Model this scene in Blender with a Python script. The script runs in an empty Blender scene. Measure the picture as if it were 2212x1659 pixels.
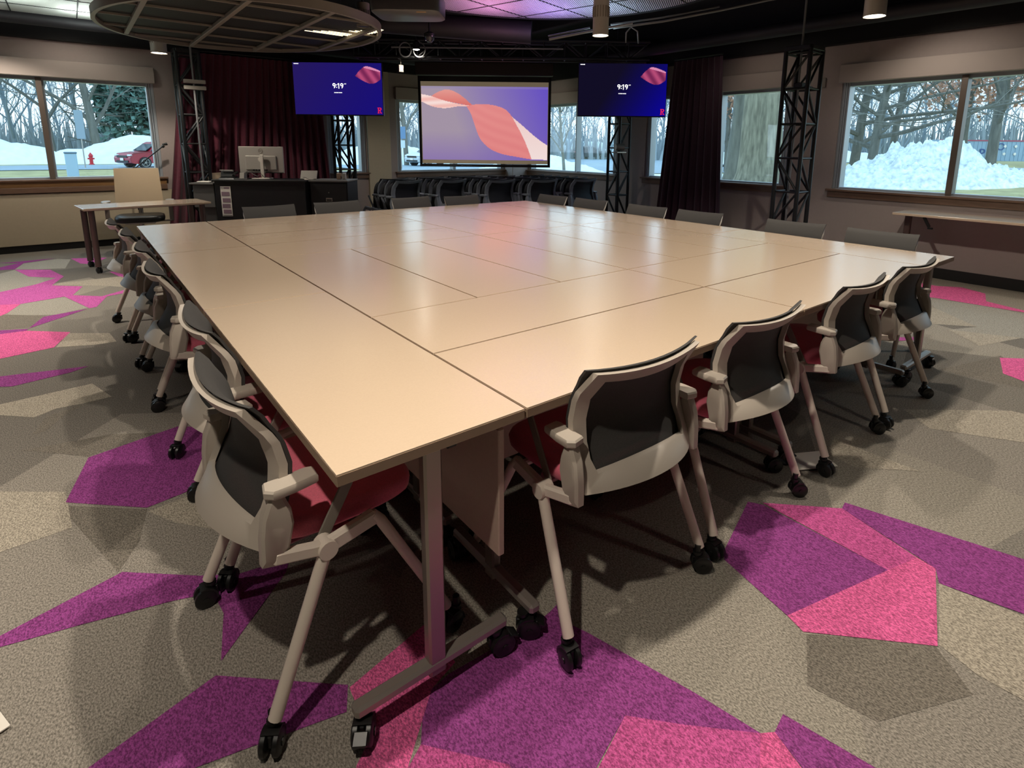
import bpy, bmesh, math, random
from mathutils import Vector, Matrix
rnd = random.Random(11)
SC = bpy.context.scene
COL = SC.collection
PI = math.pi
V = Vector

# ------------------------------------------------------------------ mesh builder
class M:
    def __init__(s):
        s.v = []; s.f = []; s.m = []; s.T = Matrix.Identity(4)
    def add(s, vs, fs, m=0):
        n = len(s.v); T = s.T
        s.v += [tuple(T @ V(p)) for p in vs]
        s.f += [tuple(i + n for i in f) for f in fs]
        s.m += [m] * len(fs)
        return s
    def box(s, c, d, b=0.0, rz=0.0, R=None, m=0):
        hx, hy, hz = d[0] / 2, d[1] / 2, d[2] / 2
        b = min(b, hx * .9, hy * .9, hz * .9)
        X = R if R is not None else Matrix.Rotation(rz, 3, 'Z')
        c = V(c)
        if b <= 0:
            vs = [c + X @ V((x * hx, y * hy, z * hz)) for x in (-1, 1) for y in (-1, 1) for z in (-1, 1)]
            return s.add(vs, [(0, 1, 3, 2), (4, 6, 7, 5), (0, 4, 5, 1), (2, 3, 7, 6), (0, 2, 6, 4), (1, 5, 7, 3)], m)
        vs = []; idx = {}
        for x in (-1, 1):
            for y in (-1, 1):
                for z in (-1, 1):
                    for a in range(3):
                        p = [x * (hx - b), y * (hy - b), z * (hz - b)]
                        p[a] = (x * hx, y * hy, z * hz)[a]
                        idx[(x, y, z, a)] = len(vs); vs.append(c + X @ V(p))
        fs = []
        def I(sg, a): return idx[(sg[0], sg[1], sg[2], a)]
        for a in range(3):
            o = [i for i in range(3) if i != a]
            for q in (-1, 1):
                l = []
                for (u, w) in ((-1, -1), (1, -1), (1, 1), (-1, 1)):
                    sg = [0, 0, 0]; sg[a] = q; sg[o[0]] = u; sg[o[1]] = w
                    l.append(I(sg, a))
                fs.append(tuple(l))
            for u in (-1, 1):
                for w in (-1, 1):
                    s0 = [0, 0, 0]; s0[a] = -1; s0[o[0]] = u; s0[o[1]] = w
                    s1 = list(s0); s1[a] = 1
                    fs.append((I(s0, o[0]), I(s1, o[0]), I(s1, o[1]), I(s0, o[1])))
        for x in (-1, 1):
            for y in (-1, 1):
                for z in (-1, 1):
                    fs.append(tuple(I((x, y, z), a) for a in range(3)))
        return s.add(vs, fs, m)
    def loft(s, rings, cap=True, closed=False, m=0):
        n = len(rings[0]); vs = [p for r in rings for p in r]; fs = []
        k = len(rings)
        for i in range(k if closed else k - 1):
            j = (i + 1) % k
            for a in range(n):
                b = (a + 1) % n
                fs.append((i * n + a, i * n + b, j * n + b, j * n + a))
        if cap and not closed:
            fs.append(tuple(range(n - 1, -1, -1))); fs.append(tuple((k - 1) * n + a for a in range(n)))
        return s.add(vs, fs, m)
    def tube(s, pts, r, seg=10, closed=False, m=0, flat=1.0, up=None):
        P = [V(p) for p in pts]; k = len(P)
        rr = r if isinstance(r, (list, tuple)) else [r] * k
        rings = []; pu = None
        for i in range(k):
            if closed: t = P[(i + 1) % k] - P[i - 1]
            else: t = P[min(i + 1, k - 1)] - P[max(i - 1, 0)]
            t.normalize()
            if pu is None:
                u = V(up) if up else (V((0, 0, 1)) if abs(t.z) < .9 else V((1, 0, 0)))
            else: u = pu
            u = (u - t * u.dot(t)).normalized(); w = t.cross(u); pu = u
            rings.append([P[i] + (u * math.cos(2 * PI * a / seg) * flat + w * math.sin(2 * PI * a / seg)) * rr[i] for a in range(seg)])
        return s.loft(rings, True, closed, m)
    def bar(s, p, q, w, h, b=0.0, up=(0, 0, 1), m=0):
        p = V(p); q = V(q); t = (q - p); L = t.length; t.normalize()
        u = V(up)
        if abs(u.dot(t)) > .97: u = V((1, 0, 0))
        u = (u - t * u.dot(t)).normalized(); x = t.cross(u)
        R = Matrix((x, t, u)).transposed()
        return s.box((p + q) / 2, (w, L, h), b, R=R, m=m)
    def prism(s, poly, off, m=0):
        off = V(off); A = [V(p) for p in poly]; n = len(A)
        vs = A + [p + off for p in A]
        fs = [tuple(range(n)), tuple(range(2 * n - 1, n - 1, -1))]
        for i in range(n):
            j = (i + 1) % n; fs.append((i, j, n + j, n + i))
        return s.add(vs, fs, m)
    def cyl(s, p, q, r, seg=20, m=0, r2=None):
        return s.tube([p, q], [r, r if r2 is None else r2], seg, m=m)
    def lathe(s, prof, c=(0, 0, 0), seg=20, m=0):
        c = V(c)
        return s.loft([[c + V((r * math.cos(2 * PI * a / seg), r * math.sin(2 * PI * a / seg), z)) for a in range(seg)] for r, z in prof], True, False, m)
    def obj(s, name, mats, parent=None, loc=None, rz=0.0, angle=35, recalc=True):
        me = bpy.data.meshes.new(name)
        me.from_pydata(s.v, [], s.f)
        if not isinstance(mats, (list, tuple)): mats = [mats]
        for x in mats: me.materials.append(x)
        if len(mats) > 1: me.polygons.foreach_set('material_index', s.m)
        if recalc:
            bm = bmesh.new(); bm.from_mesh(me)
            bmesh.ops.recalc_face_normals(bm, faces=bm.faces)
            bm.to_mesh(me); bm.free()
        if angle:
            me.polygons.foreach_set('use_smooth', [True] * len(me.polygons))
            me.set_sharp_from_angle(angle=math.radians(angle))
        me.update()
        o = bpy.data.objects.new(name, me); COL.objects.link(o)
        if parent: o.parent = parent
        if loc is not None: o.location = loc
        if rz: o.rotation_euler.z = rz
        return o

def thing(name, label, cat, loc=(0, 0, 0), rz=0.0, group=None):
    o = bpy.data.objects.new(name, None); COL.objects.link(o)
    o.empty_display_size = .1
    o.location = loc; o.rotation_euler.z = rz
    return tag(o, label, cat, group)
def tag(o, label, cat, group=None, kind=None):
    o['label'] = label; o['category'] = cat
    if group: o['group'] = group
    if kind: o['kind'] = kind
    return o
def struct(o):
    o['kind'] = 'structure'; return o
KIDS = {}
def kids(o):
    if o.name not in KIDS: KIDS[o.name] = [c for c in COL.objects if c.parent == o]
    return KIDS[o.name]
def dup(o, loc=None, rz=None, label=None, parent=None, scale=None):
    c = o.copy(); COL.objects.link(c)
    if parent: c.parent = parent
    if loc is not None: c.location = loc
    if rz is not None: c.rotation_euler.z = rz
    if label: c['label'] = label
    if scale: c.scale = scale if isinstance(scale, (tuple, list)) else (scale,) * 3
    for k in kids(o): dup(k, parent=c)
    return c

# ------------------------------------------------------------------ materials
def srgb(c):
    if isinstance(c, str):
        c = [int(c[i:i + 2], 16) / 255 for i in (0, 2, 4)]
    return tuple(x / 12.92 if x <= .04045 else ((x + .055) / 1.055) ** 2.4 for x in c)
def mat(name, col, rough=.6, metal=0.0, noise=0.0, nscale=60.0, bump=0.0, emit=None, es=0.0, alpha=1.0, coat=0.0, spec=.5, sheen=0.0, stretch=None, trans=0.0):
    m = bpy.data.materials.new(name); m.use_nodes = True
    nt = m.node_tree; b = nt.nodes['Principled BSDF']
    c = srgb(col)
    b.inputs['Base Color'].default_value = (*c, 1)
    b.inputs['Roughness'].default_value = rough
    b.inputs['Metallic'].default_value = metal
    b.inputs['Specular IOR Level'].default_value = spec
    if alpha < 1: b.inputs['Alpha'].default_value = alpha
    if coat: b.inputs['Coat Weight'].default_value = coat; b.inputs['Coat Roughness'].default_value = .2
    if trans: b.inputs['Transmission Weight'].default_value = trans
    if sheen:
        b.inputs['Sheen Weight'].default_value = sheen
    if emit:
        b.inputs['Emission Color'].default_value = (*srgb(emit), 1); b.inputs['Emission Strength'].default_value = es
    if noise or bump:
        tc = nt.nodes.new('ShaderNodeTexCoord'); n = nt.nodes.new('ShaderNodeTexNoise')
        n.inputs['Scale'].default_value = nscale; n.inputs['Detail'].default_value = 3
        src = tc.outputs['Object']
        if stretch:
            mp = nt.nodes.new('ShaderNodeMapping'); mp.inputs['Scale'].default_value = stretch
            nt.links.new(src, mp.inputs[0]); src = mp.outputs[0]
        nt.links.new(src, n.inputs['Vector'])
        if noise:
            r = nt.nodes.new('ShaderNodeMapRange')
            r.inputs['From Min'].default_value = .3; r.inputs['From Max'].default_value = .7
            r.inputs['To Min'].default_value = 1 - noise; r.inputs['To Max'].default_value = 1 + noise
            nt.links.new(n.outputs['Fac'], r.inputs['Value'])
            mx = nt.nodes.new('ShaderNodeVectorMath'); mx.operation = 'SCALE'
            mx.inputs[0].default_value = c
            nt.links.new(r.outputs[0], mx.inputs['Scale'])
            nt.links.new(mx.outputs[0], b.inputs['Base Color'])
        if bump:
            bp = nt.nodes.new('ShaderNodeBump'); bp.inputs['Strength'].default_value = bump; bp.inputs['Distance'].default_value = .004
            nt.links.new(n.outputs['Fac'], bp.inputs['Height']); nt.links.new(bp.outputs[0], b.inputs['Normal'])
    return m
def emis(name, col, s, attr=False):
    m = bpy.data.materials.new(name); m.use_nodes = True; nt = m.node_tree
    nt.nodes.clear(); o = nt.nodes.new('ShaderNodeOutputMaterial'); e = nt.nodes.new('ShaderNodeEmission')
    e.inputs[0].default_value = (*srgb(col), 1); e.inputs[1].default_value = s
    if attr:
        a = nt.nodes.new('ShaderNodeAttribute'); a.attribute_name = 'Col'; nt.links.new(a.outputs['Color'], e.inputs[0])
    nt.links.new(e.outputs[0], o.inputs[0]); return m
def glassmat(name, tint, refl=.06):
    m = bpy.data.materials.new(name); m.use_nodes = True; nt = m.node_tree
    nt.nodes.clear(); o = nt.nodes.new('ShaderNodeOutputMaterial')
    t = nt.nodes.new('ShaderNodeBsdfTransparent'); t.inputs[0].default_value = (*tint, 1)
    g = nt.nodes.new('ShaderNodeBsdfGlossy'); g.inputs['Roughness'].default_value = .02
    x = nt.nodes.new('ShaderNodeMixShader'); x.inputs[0].default_value = refl
    nt.links.new(t.outputs[0], x.inputs[1]); nt.links.new(g.outputs[0], x.inputs[2]); nt.links.new(x.outputs[0], o.inputs[0])
    return m
def mesh_fabric(name, col, hole):
    # woven mesh: fine threads with see-through gaps
    m = mat(name, col, .8, noise=.25, nscale=500)
    nt = m.node_tree; b = nt.nodes['Principled BSDF']
    b.inputs['Alpha'].default_value = hole
    return m

MAT = dict(
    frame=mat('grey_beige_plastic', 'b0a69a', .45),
    frame_dark=mat('dark_grey_plastic', '7d756c', .5),  # plain darker grey plastic for struts and small fittings
    steel_leg=mat('warm_painted_steel', 'd4c8bb', .35),
    mesh=mesh_fabric('charcoal_mesh', '393735', .93),
    mesh_lt=mesh_fabric('taupe_mesh', '5a5148', .93),
    coral=mat('coral_seat_fabric', 'dc6a80', .85, noise=.12, nscale=300, sheen=.2),
    pan=mat('seat_pan_plastic', '8a5f68', .6),
    black=mat('black_plastic', '141414', .38),
    rubber=mat('black_rubber', '1b1b1c', .45),
    chrome=mat('brushed_aluminium', 'b0aaa2', .28, metal=1.0),
    legmetal=mat('satin_leg_metal', '968c84', .33, metal=.75),
    footbar=mat('satin_foot_bar', 'a09890', .42, metal=.6),
    lam=mat('cream_laminate', 'd9c2a8', .24, noise=.02, nscale=200, spec=.9, coat=1.0),
    lam_edge=mat('laminate_edge', '9a8470', .8, spec=.2),
    panel=mat('modesty_panel_laminate', 'b09a8c', .5, noise=.03, nscale=120),
    nest_frame=mat('nest_frame_grey', '757d88', .5),
    nest_mesh=mat('nest_black_mesh', '1b1e25', .8),
    truss=mat('black_truss_steel', '101113', .45, metal=.2),
    truss_hi=mat('conduit_grey', '6f6f70', .45, metal=.3),
    void=mat('matte_black_ceiling', '060607', .9),
    soffit=mat('black_soffit_paint', '08080a', .85),
    wall=mat('greige_wall_paint', '9b8f8b', .85, noise=.02, nscale=30),
    wall_lit=mat('lit_cream_wall_paint', 'b5a78f', .85, noise=.02, nscale=30),  # wall tone with warm lamp light put into the colour
    wood=mat('walnut_sill_wood', '6b5242', .45, noise=.15, nscale=8, stretch=(1, 1, 12)),
    wood_tan=mat('tan_sill_wood', '8f6a42', .45, noise=.12, nscale=8, stretch=(1, 1, 12)),
    base=mat('black_baseboard_vinyl', '0d0c0c', .6),
    winframe=mat('aluminium_window_frame', '9fa6ad', .4, metal=.3),
    winframe_brown=mat('bronze_window_mullion', '5f544c', .45),
    valance=mat('valance_paint', 'a0958f', .8),
    glass=glassmat('window_glass', (.93, .98, 1.0)),
    curtain=mat('burgundy_velvet', '551a2c', .95, noise=.15, nscale=40, sheen=.25),
    curtain2=mat('plum_velvet', '2c1424', .95, noise=.15, nscale=40, sheen=.25),
    desk=mat('black_desk_laminate', '0c0c0d', .5),
    desk_grey=mat('grey_desk_side', '5d5b58', .5),
    silver=mat('silver_plastic', 'a9a49c', .4, metal=.3),
    cream_mesh=mat('cream_chair_mesh', 'c9b394', .8, noise=.05, nscale=400),
    white=mat('white_plastic', 'cfc8bc', .4),
    dark_leg=mat('bronze_table_leg', '5e4c48', .4, metal=.4),
    paper=mat('white_paper', 'e6e0d6', .8),
    ink=mat('mauve_print', '8d7480', .8),
    ring=mat('cloud_rim_paint', '7b736b', .5),
    cloud_dark=mat('dark_perforated_metal', '1d1b1b', .6, noise=.3, nscale=90),
    bulb=emis('lamp_glow', 'fff1dc', 14),
)

# ------------------------------------------------------------------ floor
def carpet_mat(name, cols, scale=0.0):
    m = bpy.data.materials.new(name); m.use_nodes = True; nt = m.node_tree; N = nt.nodes; L = nt.links
    b = N['Principled BSDF']; b.inputs['Roughness'].default_value = 1.0; b.inputs['Specular IOR Level'].default_value = .1
    tc = N.new('ShaderNodeTexCoord')
    sp = N.new('ShaderNodeTexNoise'); sp.inputs['Scale'].default_value = 230; sp.inputs['Detail'].default_value = 2; sp.inputs['Roughness'].default_value = .7
    mp = N.new('ShaderNodeMapping'); mp.inputs['Scale'].default_value = (1, .55, 1); mp.inputs['Rotation'].default_value = (0, 0, .6)
    L.new(tc.outputs['Object'], mp.inputs[0]); L.new(mp.outputs[0], sp.inputs['Vector'])
    r = N.new('ShaderNodeMapRange'); r.inputs['From Min'].default_value = .36; r.inputs['From Max'].default_value = .64
    r.inputs['To Min'].default_value = .55; r.inputs['To Max'].default_value = 1.45; L.new(sp.outputs['Fac'], r.inputs['Value'])
    sc = N.new('ShaderNodeVectorMath'); sc.operation = 'SCALE'; L.new(r.outputs[0], sc.inputs['Scale'])
    if scale:
        vo = N.new('ShaderNodeTexVoronoi'); vo.voronoi_dimensions = '2D'; vo.inputs['Scale'].default_value = scale
        m2 = N.new('ShaderNodeMapping'); m2.inputs['Scale'].default_value = (1.0, .62, 1); m2.inputs['Rotation'].default_value = (0, 0, .5)
        L.new(tc.outputs['Object'], m2.inputs[0]); L.new(m2.outputs[0], vo.inputs['Vector'])
        se = N.new('ShaderNodeSeparateColor'); L.new(vo.outputs['Color'], se.inputs[0])
        cr = N.new('ShaderNodeValToRGB'); cr.color_ramp.interpolation = 'CONSTANT'
        e = cr.color_ramp.elements
        while len(e) < len(cols): e.new(1)
        for i, c in enumerate(cols):
            e[i].position = i / len(cols); e[i].color = (*srgb(c), 1)
        L.new(se.outputs[0], cr.inputs[0]); L.new(cr.outputs[0], sc.inputs[0])
    else:
        sc.inputs[0].default_value = srgb(cols[0])
    L.new(sc.outputs[0], b.inputs['Base Color'])
    bp = N.new('ShaderNodeBump'); bp.inputs['Strength'].default_value = .5; bp.inputs['Distance'].default_value = .004
    L.new(sp.outputs['Fac'], bp.inputs['Height']); L.new(bp.outputs[0], b.inputs['Normal'])
    return m
CARPET = [('m',[(-1.31,7.72),(-1.12,7.67),(-0.97,7.85),(-0.92,7.84),(-0.98,7.44),(-1.1,7.48),(-1.29,7.49)]),('m',[(-1.34,8.07),(-1.08,7.98),(-0.63,7.98),(-0.92,7.82),(-1.14,7.98)]),('v',[(-0.49,7.86),(-0.14,7.67),(-0.21,7.49),(-0.32,7.32),(-0.4,7.41)]),('v',[(-0.98,7.42),(-0.67,7.19),(-0.55,6.69),(-0.64,6.26),(-0.4,6.03),(-0.48,5.67),(-0.27,5.46),(-0.04,5.66),(-0.06,5.49),(-0.23,5.43),(-0.32,5.05),(-0.37,5.04),(-0.54,5.65),(-0.84,5.56),(-1.17,5.72),(-1.2,6.03),(-1.02,6.21),(-0.77,6.4),(-0.61,6.65),(-0.84,6.89)]),('p',[(-1.17,5.72),(-0.84,5.56),(-0.91,5.26),(-0.95,5.18),(-1.11,5.09)]),('m',[(-0.38,5.03),(-0.55,4.84),(-0.75,4.63),(-0.67,4.95)]),('m',[(-1.05,4.75),(-0.92,4.7),(-0.75,4.62),(-0.76,4.57),(-0.91,4.58),(-1.04,4.61)]),('p',[(-1.04,4.61),(-0.91,4.58),(-0.76,4.57),(-0.5,4.33),(-0.59,3.98),(-0.86,3.92),(-0.97,3.9)]),('m',[(-0.94,3.54),(-0.84,3.53),(-0.41,3.41),(-0.5,3.35),(-0.77,3.29),(-0.93,3.4)]),('v',[(-0.16,6.69),(-0.01,6.54),(-0.03,6.21),(-0.1,6.39)]),('l',[(-0.87,3.02),(-0.8,3.02),(-0.4,3.06),(-0.32,2.77),(-0.45,2.76),(-0.56,2.77),(-0.65,2.71),(-0.84,2.9)]),('d',[(-0.32,2.77),(-0.45,2.74),(-0.56,2.7),(-0.6,2.69),(-0.65,2.48),(-0.6,2.49),(-0.52,2.66),(-0.45,2.73)]),('l',[(-0.51,4.31),(-0.27,4.13),(-0.24,3.87),(-0.37,3.88),(-0.58,3.98)]),('g',[(-0.84,5.56),(-0.54,5.64),(-0.38,5.07),(-0.59,4.97),(-0.88,5.15),(-0.91,5.26)]),('l',[(-0.64,6.27),(-0.56,6.34),(-0.02,6.34),(0.03,6.03),(-0.02,5.69),(-0.24,5.95)]),('g',[(-1.21,7.08),(-0.98,7.41),(-0.84,6.89),(-0.61,6.65),(-0.77,6.4),(-1.02,6.21),(-1.13,6.13)]),('g',[(-0.98,7.44),(-0.92,7.8),(-0.61,7.92),(-0.49,7.79),(-0.54,7.19),(-0.8,7.31)]),('d',[(-1.06,5.29),(-0.91,5.21),(-0.65,4.98),(-0.75,4.66),(-0.92,4.72),(-1.02,4.76)]),('m',[(-0.52,1.69),(-0.44,2.05),(-0.08,2.14),(0.06,2.02),(0.07,1.82),(-0.04,1.49),(-0.27,1.45)]),('m',[(-0.8,0.98),(-0.67,1.0),(-0.37,1.09),(-0.17,0.91),(-0.07,0.84),(0.09,0.81),(0.06,0.75),(-0.08,0.61),(-0.18,0.51),(-0.14,0.69),(-0.15,0.8),(-0.25,0.84),(-0.46,0.9),(-0.66,0.95),(-0.8,0.96)]),('m',[(-0.53,0.38),(-0.48,0.39),(-0.2,0.47),(0.07,0.22),(0.04,0.15),(-0.14,0.2),(-0.29,0.24),(-0.4,0.25)]),('l',[(-0.87,2.06),(-0.52,1.78),(-0.5,1.48),(-0.7,1.47),(-0.81,1.49)]),('d',[(-0.54,1.68),(-0.27,1.44),(-0.31,1.24),(-0.38,1.1),(-0.45,1.35)]),('l',[(-0.27,1.42),(-0.04,1.45),(-0.06,1.11),(-0.19,1.27)]),('d',[(-0.69,2.32),(-0.35,2.25),(-0.15,2.12),(-0.44,2.06),(-0.64,2.28)]),('p',[(-0.01,-0.03),(0.01,0.01),(0.06,0.05),(0.07,0.21),(0.33,0.27),(0.33,0.1),(0.24,0.07),(0.18,0.01),(0.1,-0.07),(0.07,-0.11)]),('m',[(0.18,0.01),(0.24,0.07),(0.3,0.08),(0.59,0.06),(0.66,0.07),(0.74,0.09),(0.66,0.02),(0.69,-0.06),(0.78,-0.37),(0.82,-0.54),(0.69,-0.41),(0.59,-0.3),(0.45,-0.34),(0.38,-0.37),(0.29,-0.27),(0.29,-0.21),(0.15,-0.04)]),('q',[(0.15,-0.04),(0.29,-0.21),(0.28,-0.28),(0.06,-0.13),(0.1,-0.07)]),('q',[(0.59,-0.3),(0.69,-0.41),(0.82,-0.54),(0.69,-0.61),(0.37,-0.37)]),('p',[(0.82,-0.54),(0.85,-0.56),(0.8,-0.7),(0.69,-0.61)]),('m',[(0.91,-0.55),(0.85,-0.56),(0.81,-0.68),(0.98,-0.85)]),('m',[(1.65,-0.01),(1.33,-0.11),(1.28,-0.14),(1.22,-0.4),(1.68,-0.52),(1.68,-0.06)]),('q',[(1.69,-0.05),(1.91,-0.27),(1.83,-0.56),(1.68,-0.52)]),('p',[(1.22,-0.4),(1.68,-0.52),(1.83,-0.56),(1.82,-0.62),(1.46,-0.73),(1.2,-0.46)]),('m',[(1.96,-0.26),(2.12,-0.8),(2.16,-0.9),(1.83,-0.95),(1.81,-0.86),(1.75,-0.65),(1.82,-0.62),(1.91,-0.27)]),('p',[(6.69,0.93),(6.68,0.78),(6.83,0.6),(6.7,0.37),(6.34,0.28),(6.23,-0.02),(6.17,-0.31),(6.08,-0.32),(6.15,-0.04),(6.09,0.61),(6.05,0.73)]),('p',[(4.55,-0.21),(4.86,-0.5),(4.12,-0.61),(4.15,-0.42),(4.21,-0.3)]),('v',[(4.44,0.42),(4.58,0.31),(4.51,0.29),(4.35,0.38)]),('l',[(3.11,-0.09),(3.57,-0.47),(3.61,-0.69),(3.26,-0.74),(2.97,-0.26)]),('l',[(5.01,0.22),(5.23,-0.2),(4.74,-0.05)]),('l',[(5.66,0.61),(5.65,0.49),(5.29,0.1),(5.05,0.39)]),('l',[(2.47,-0.37),(2.27,-0.17),(2.3,-0.03),(2.46,-0.0)]),('d',[(3.96,-0.02),(4.61,-0.2),(4.12,-0.61),(4.01,-0.44),(3.97,-0.16)]),('g',[(5.99,0.68),(6.16,0.24),(5.99,-0.34),(5.09,-0.47),(5.23,-0.2),(5.01,0.22),(5.29,0.1),(5.65,0.49)]),('d',[(1.2,-0.47),(1.46,-0.72),(1.36,-0.84),(1.08,-0.71),(1.04,-0.55)]),('l',[(1.75,-0.65),(1.8,-0.86),(1.81,-0.96),(1.45,-1.01),(1.44,-0.83),(1.47,-0.73)])]
cm = dict(base=carpet_mat('carpet_greige_facets', ['7f7a72', '736e67', '8a847b', '79746c', '918b80'], .95),
          p=carpet_mat('carpet_pink', ['cf5f92']), q=carpet_mat('carpet_rose', ['b9548c']), m=carpet_mat('carpet_magenta', ['8a4280']), v=carpet_mat('carpet_orchid', ['b85a9c']),
          l=carpet_mat('carpet_light_beige', ['a0988a']), d=carpet_mat('carpet_dark_taupe', ['746e65']), g=carpet_mat('carpet_light_grey', ['979389']))
keys = list(cm)
X0, X1, Y0, Y1 = -5.0, 7.12, -5.0, 8.7
f = M(); f.add([(X0, Y0, 0), (X1, Y0, 0), (X1, Y1, 0), (X0, Y1, 0)], [(0, 1, 2, 3)], 0)
order = {'g': 0, 'd': 1, 'l': 2}
for i, (k, p) in enumerate(sorted(CARPET, key=lambda t: order.get(t[0], 5))):
    a = sum(p[j][0] * p[(j + 1) % len(p)][1] - p[(j + 1) % len(p)][0] * p[j][1] for j in range(len(p)))
    if a < 0: p = p[::-1]
    f.add([(x, y, .0004 + i * .00004) for x, y in p], [tuple(range(len(p)))], keys.index(k))
# the far half of the carpet repeats the same pink and magenta facets under and beyond the table
for k, ps in (('p', ((2.2, 7.2), (2.9, 6.4), (3.3, 7.0), (2.8, 7.6))), ('m', ((4.9, 1.9), (5.6, 1.2), (6.1, 2.6), (5.4, 3.1))), ('m', ((4.8, -2.9), (5.9, -3.4), (6.2, -2.2), (5.3, -1.9))),
              ('p', ((5.2, 3.8), (5.9, 3.3), (6.4, 4.3))), ('m', ((-3.2, 1.8), (-2.1, 1.2), (-1.9, 2.4), (-2.8, 2.9))), ('p', ((-3.9, 4.1), (-2.8, 3.6), (-2.5, 4.7)))):
    f.add([(x, y, .0035) for x, y in ps], [tuple(range(len(ps)))], keys.index(k))
struct(f.obj('floor', [cm[k] for k in keys], angle=0, recalc=False))

# ------------------------------------------------------------------ walls
SILL, HEAD, WT = .935, 2.23, 2.67
WL = [(-3.6, .66), (3.05, 3.71), (4.30, 6.72)]          # openings of the left wall, along x
WR = [(-1.6, 2.18), (2.81, 3.95), (4.15, 5.25), (5.91, 8.42)]   # openings of the right wall, along y
def wall(name, ax, at, t, lo, hi, ops, m):
    w = M()
    def seg(a, b, z0, z1):
        if b - a < .001: return
        if ax == 'x': w.box(((a + b) / 2, at + t / 2, (z0 + z1) / 2), (b - a, abs(t), z1 - z0))
        else: w.box((at + t / 2, (a + b) / 2, (z0 + z1) / 2), (abs(t), b - a, z1 - z0))
    c = lo
    for a, b in ops:
        seg(c, a, 0, 3.4); seg(a, b, 0, SILL); seg(a, b, HEAD, 3.4); c = b
    seg(c, hi, 0, 3.4)
    return struct(w.obj(name, m, angle=0))
wall('wall_left', 'x', Y1, .22, X0, X1 + .22, WL, MAT['wall'])
wall('wall_right', 'y', X1, .22, Y0, Y1, WR, MAT['wall'])
wall('wall_back', 'x', Y0, -.15, X0, X1, [], MAT['wall'])
wall('wall_near', 'y', X0, -.15, Y0, Y1, [], MAT['wall'])
w = M(); w.box(((X0 + X1) / 2, (Y0 + Y1) / 2, 3.45), (X1 - X0 + .5, Y1 - Y0 + .5, .1)); struct(w.obj('ceiling', MAT['void'], angle=0))
# black painted soffit above the walls
w = M(); w.box(((X0 + X1) / 2, Y1 - .06, 3.035), (X1 - X0, .12, .73)); struct(w.obj('trim_1', MAT['soffit'], angle=0))
w = M(); w.box((X1 - .06, (Y0 + Y1) / 2 - .06, 3.035), (.12, Y1 - Y0 - .12, .73)); struct(w.obj('trim_2', MAT['soffit'], angle=0))
# baseboards
w = M(); w.box(((X0 + X1) / 2, Y1 - .01, .05), (X1 - X0, .02, .10), .004); struct(w.obj('baseboard_left', MAT['base']))
w = M(); w.box((X1 - .01, (Y0 + Y1) / 2 - .02, .06), (.02, Y1 - Y0 - .04, .12), .004); struct(w.obj('baseboard_right', MAT['base']))
# cream strip standing in for lamp-lit wall, pilaster between the two windows of the left wall, grey column in the corner
w = M(); w.box((3.94, Y1 - .03, 1.335), (.42, .06, 2.67), .005); struct(w.obj('trim_3', MAT['wall_lit']))
w = M(); w.box((-1.7, Y1 - .015, .42), (6.0, .03, .66), .004); struct(w.obj('trim_4', MAT['wall_lit']))
w = M(); w.box((X1 - .2, Y1 - .14, 1.335), (.4, .28, 2.67), .01); struct(w.obj('trim_5', MAT['wall']))

def window(n, ax, a, b, mull, sill=True, val=True, brown=True, tan=False, mw=.06):
    """ax 'x': in the left wall (y = Y1), ax 'y': in the right wall (x = X1)"""
    def P(u, d, z): return (u, Y1 + d, z) if ax == 'x' else (X1 + d, u, z)
    def S(u, d, z): return (u, d, z) if ax == 'x' else (d, u, z)
    def bx(m, u0, u1, d0, d1, z0, z1, bev=.003, mi=0):
        m.box(P((u0 + u1) / 2, (d0 + d1) / 2, (z0 + z1) / 2), S(u1 - u0, d1 - d0, z1 - z0), bev, m=mi)
    fr = M()
    for q0, q1, dd in ((0, .035, .05), (.04, .06, .09), (.065, .085, .12)):
        bx(fr, a + q0, a + q1, .02, dd + .04, SILL, HEAD); bx(fr, b - q1, b - q0, .02, dd + .04, SILL, HEAD)
    bx(fr, a, b, .04, .16, HEAD - .05, HEAD); bx(fr, a, b, .04, .16, SILL, SILL + .02)
    root = struct(fr.obj('window_%d' % n, MAT['winframe']))
    for u in mull:
        m = M(); bx(m, u - mw / 2, u + mw / 2, -.005, .13, SILL, HEAD - .02, mi=0); bx(m, u + mw / 2, u + mw / 2 + .02, .06, .13, SILL, HEAD - .02, mi=1)
        m.obj('mullion', [MAT['winframe_brown'] if brown else MAT['winframe'], MAT['winframe']], root)
    g = M(); bx(g, a + .02, b - .02, .10, .106, SILL + .01, HEAD - .02, 0); g.obj('pane', MAT['glass'], root, angle=0)
    if val:
        v = M(); bx(v, a - .02, b + .02, -.07, -.005, HEAD - .012, 2.43, .006); v.obj('roller_shade_box', MAT['valance'], root)
    if sill:
        s = M(); bx(s, a - .05, b + .05, -.06, .1, SILL - .03, SILL - .004, .004); s.obj('window_sill', MAT['wood'], root)
        s = M(); bx(s, a - .03, b + .03, -.03, .0, SILL - .105, SILL - .03, .003)
        s.obj('sill_apron', MAT['wood_tan'] if tan else MAT['wood'], root)
        if tan:
            s = M(); bx(s, a - .03, b + .03, -.05, .0, SILL - .175, SILL - .105, .003); s.obj('lower_apron', MAT['wood'], root)
window(1, 'x', -3.6, .66, (-.56, -1.9), tan=True)
window(2, 'x', 3.05, 3.71, (), val=False)
window(3, 'x', 4.30, 6.72, (5.5,), brown=False)
window(4, 'y', 5.91, 8.42, (6.95,), brown=False, mw=.03)
window(5, 'y', 4.15, 5.25, (), val=False)
window(6, 'y', 2.81, 3.95, ())
window(7, 'y', -1.6, 2.18, (.925, -.4))

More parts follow.
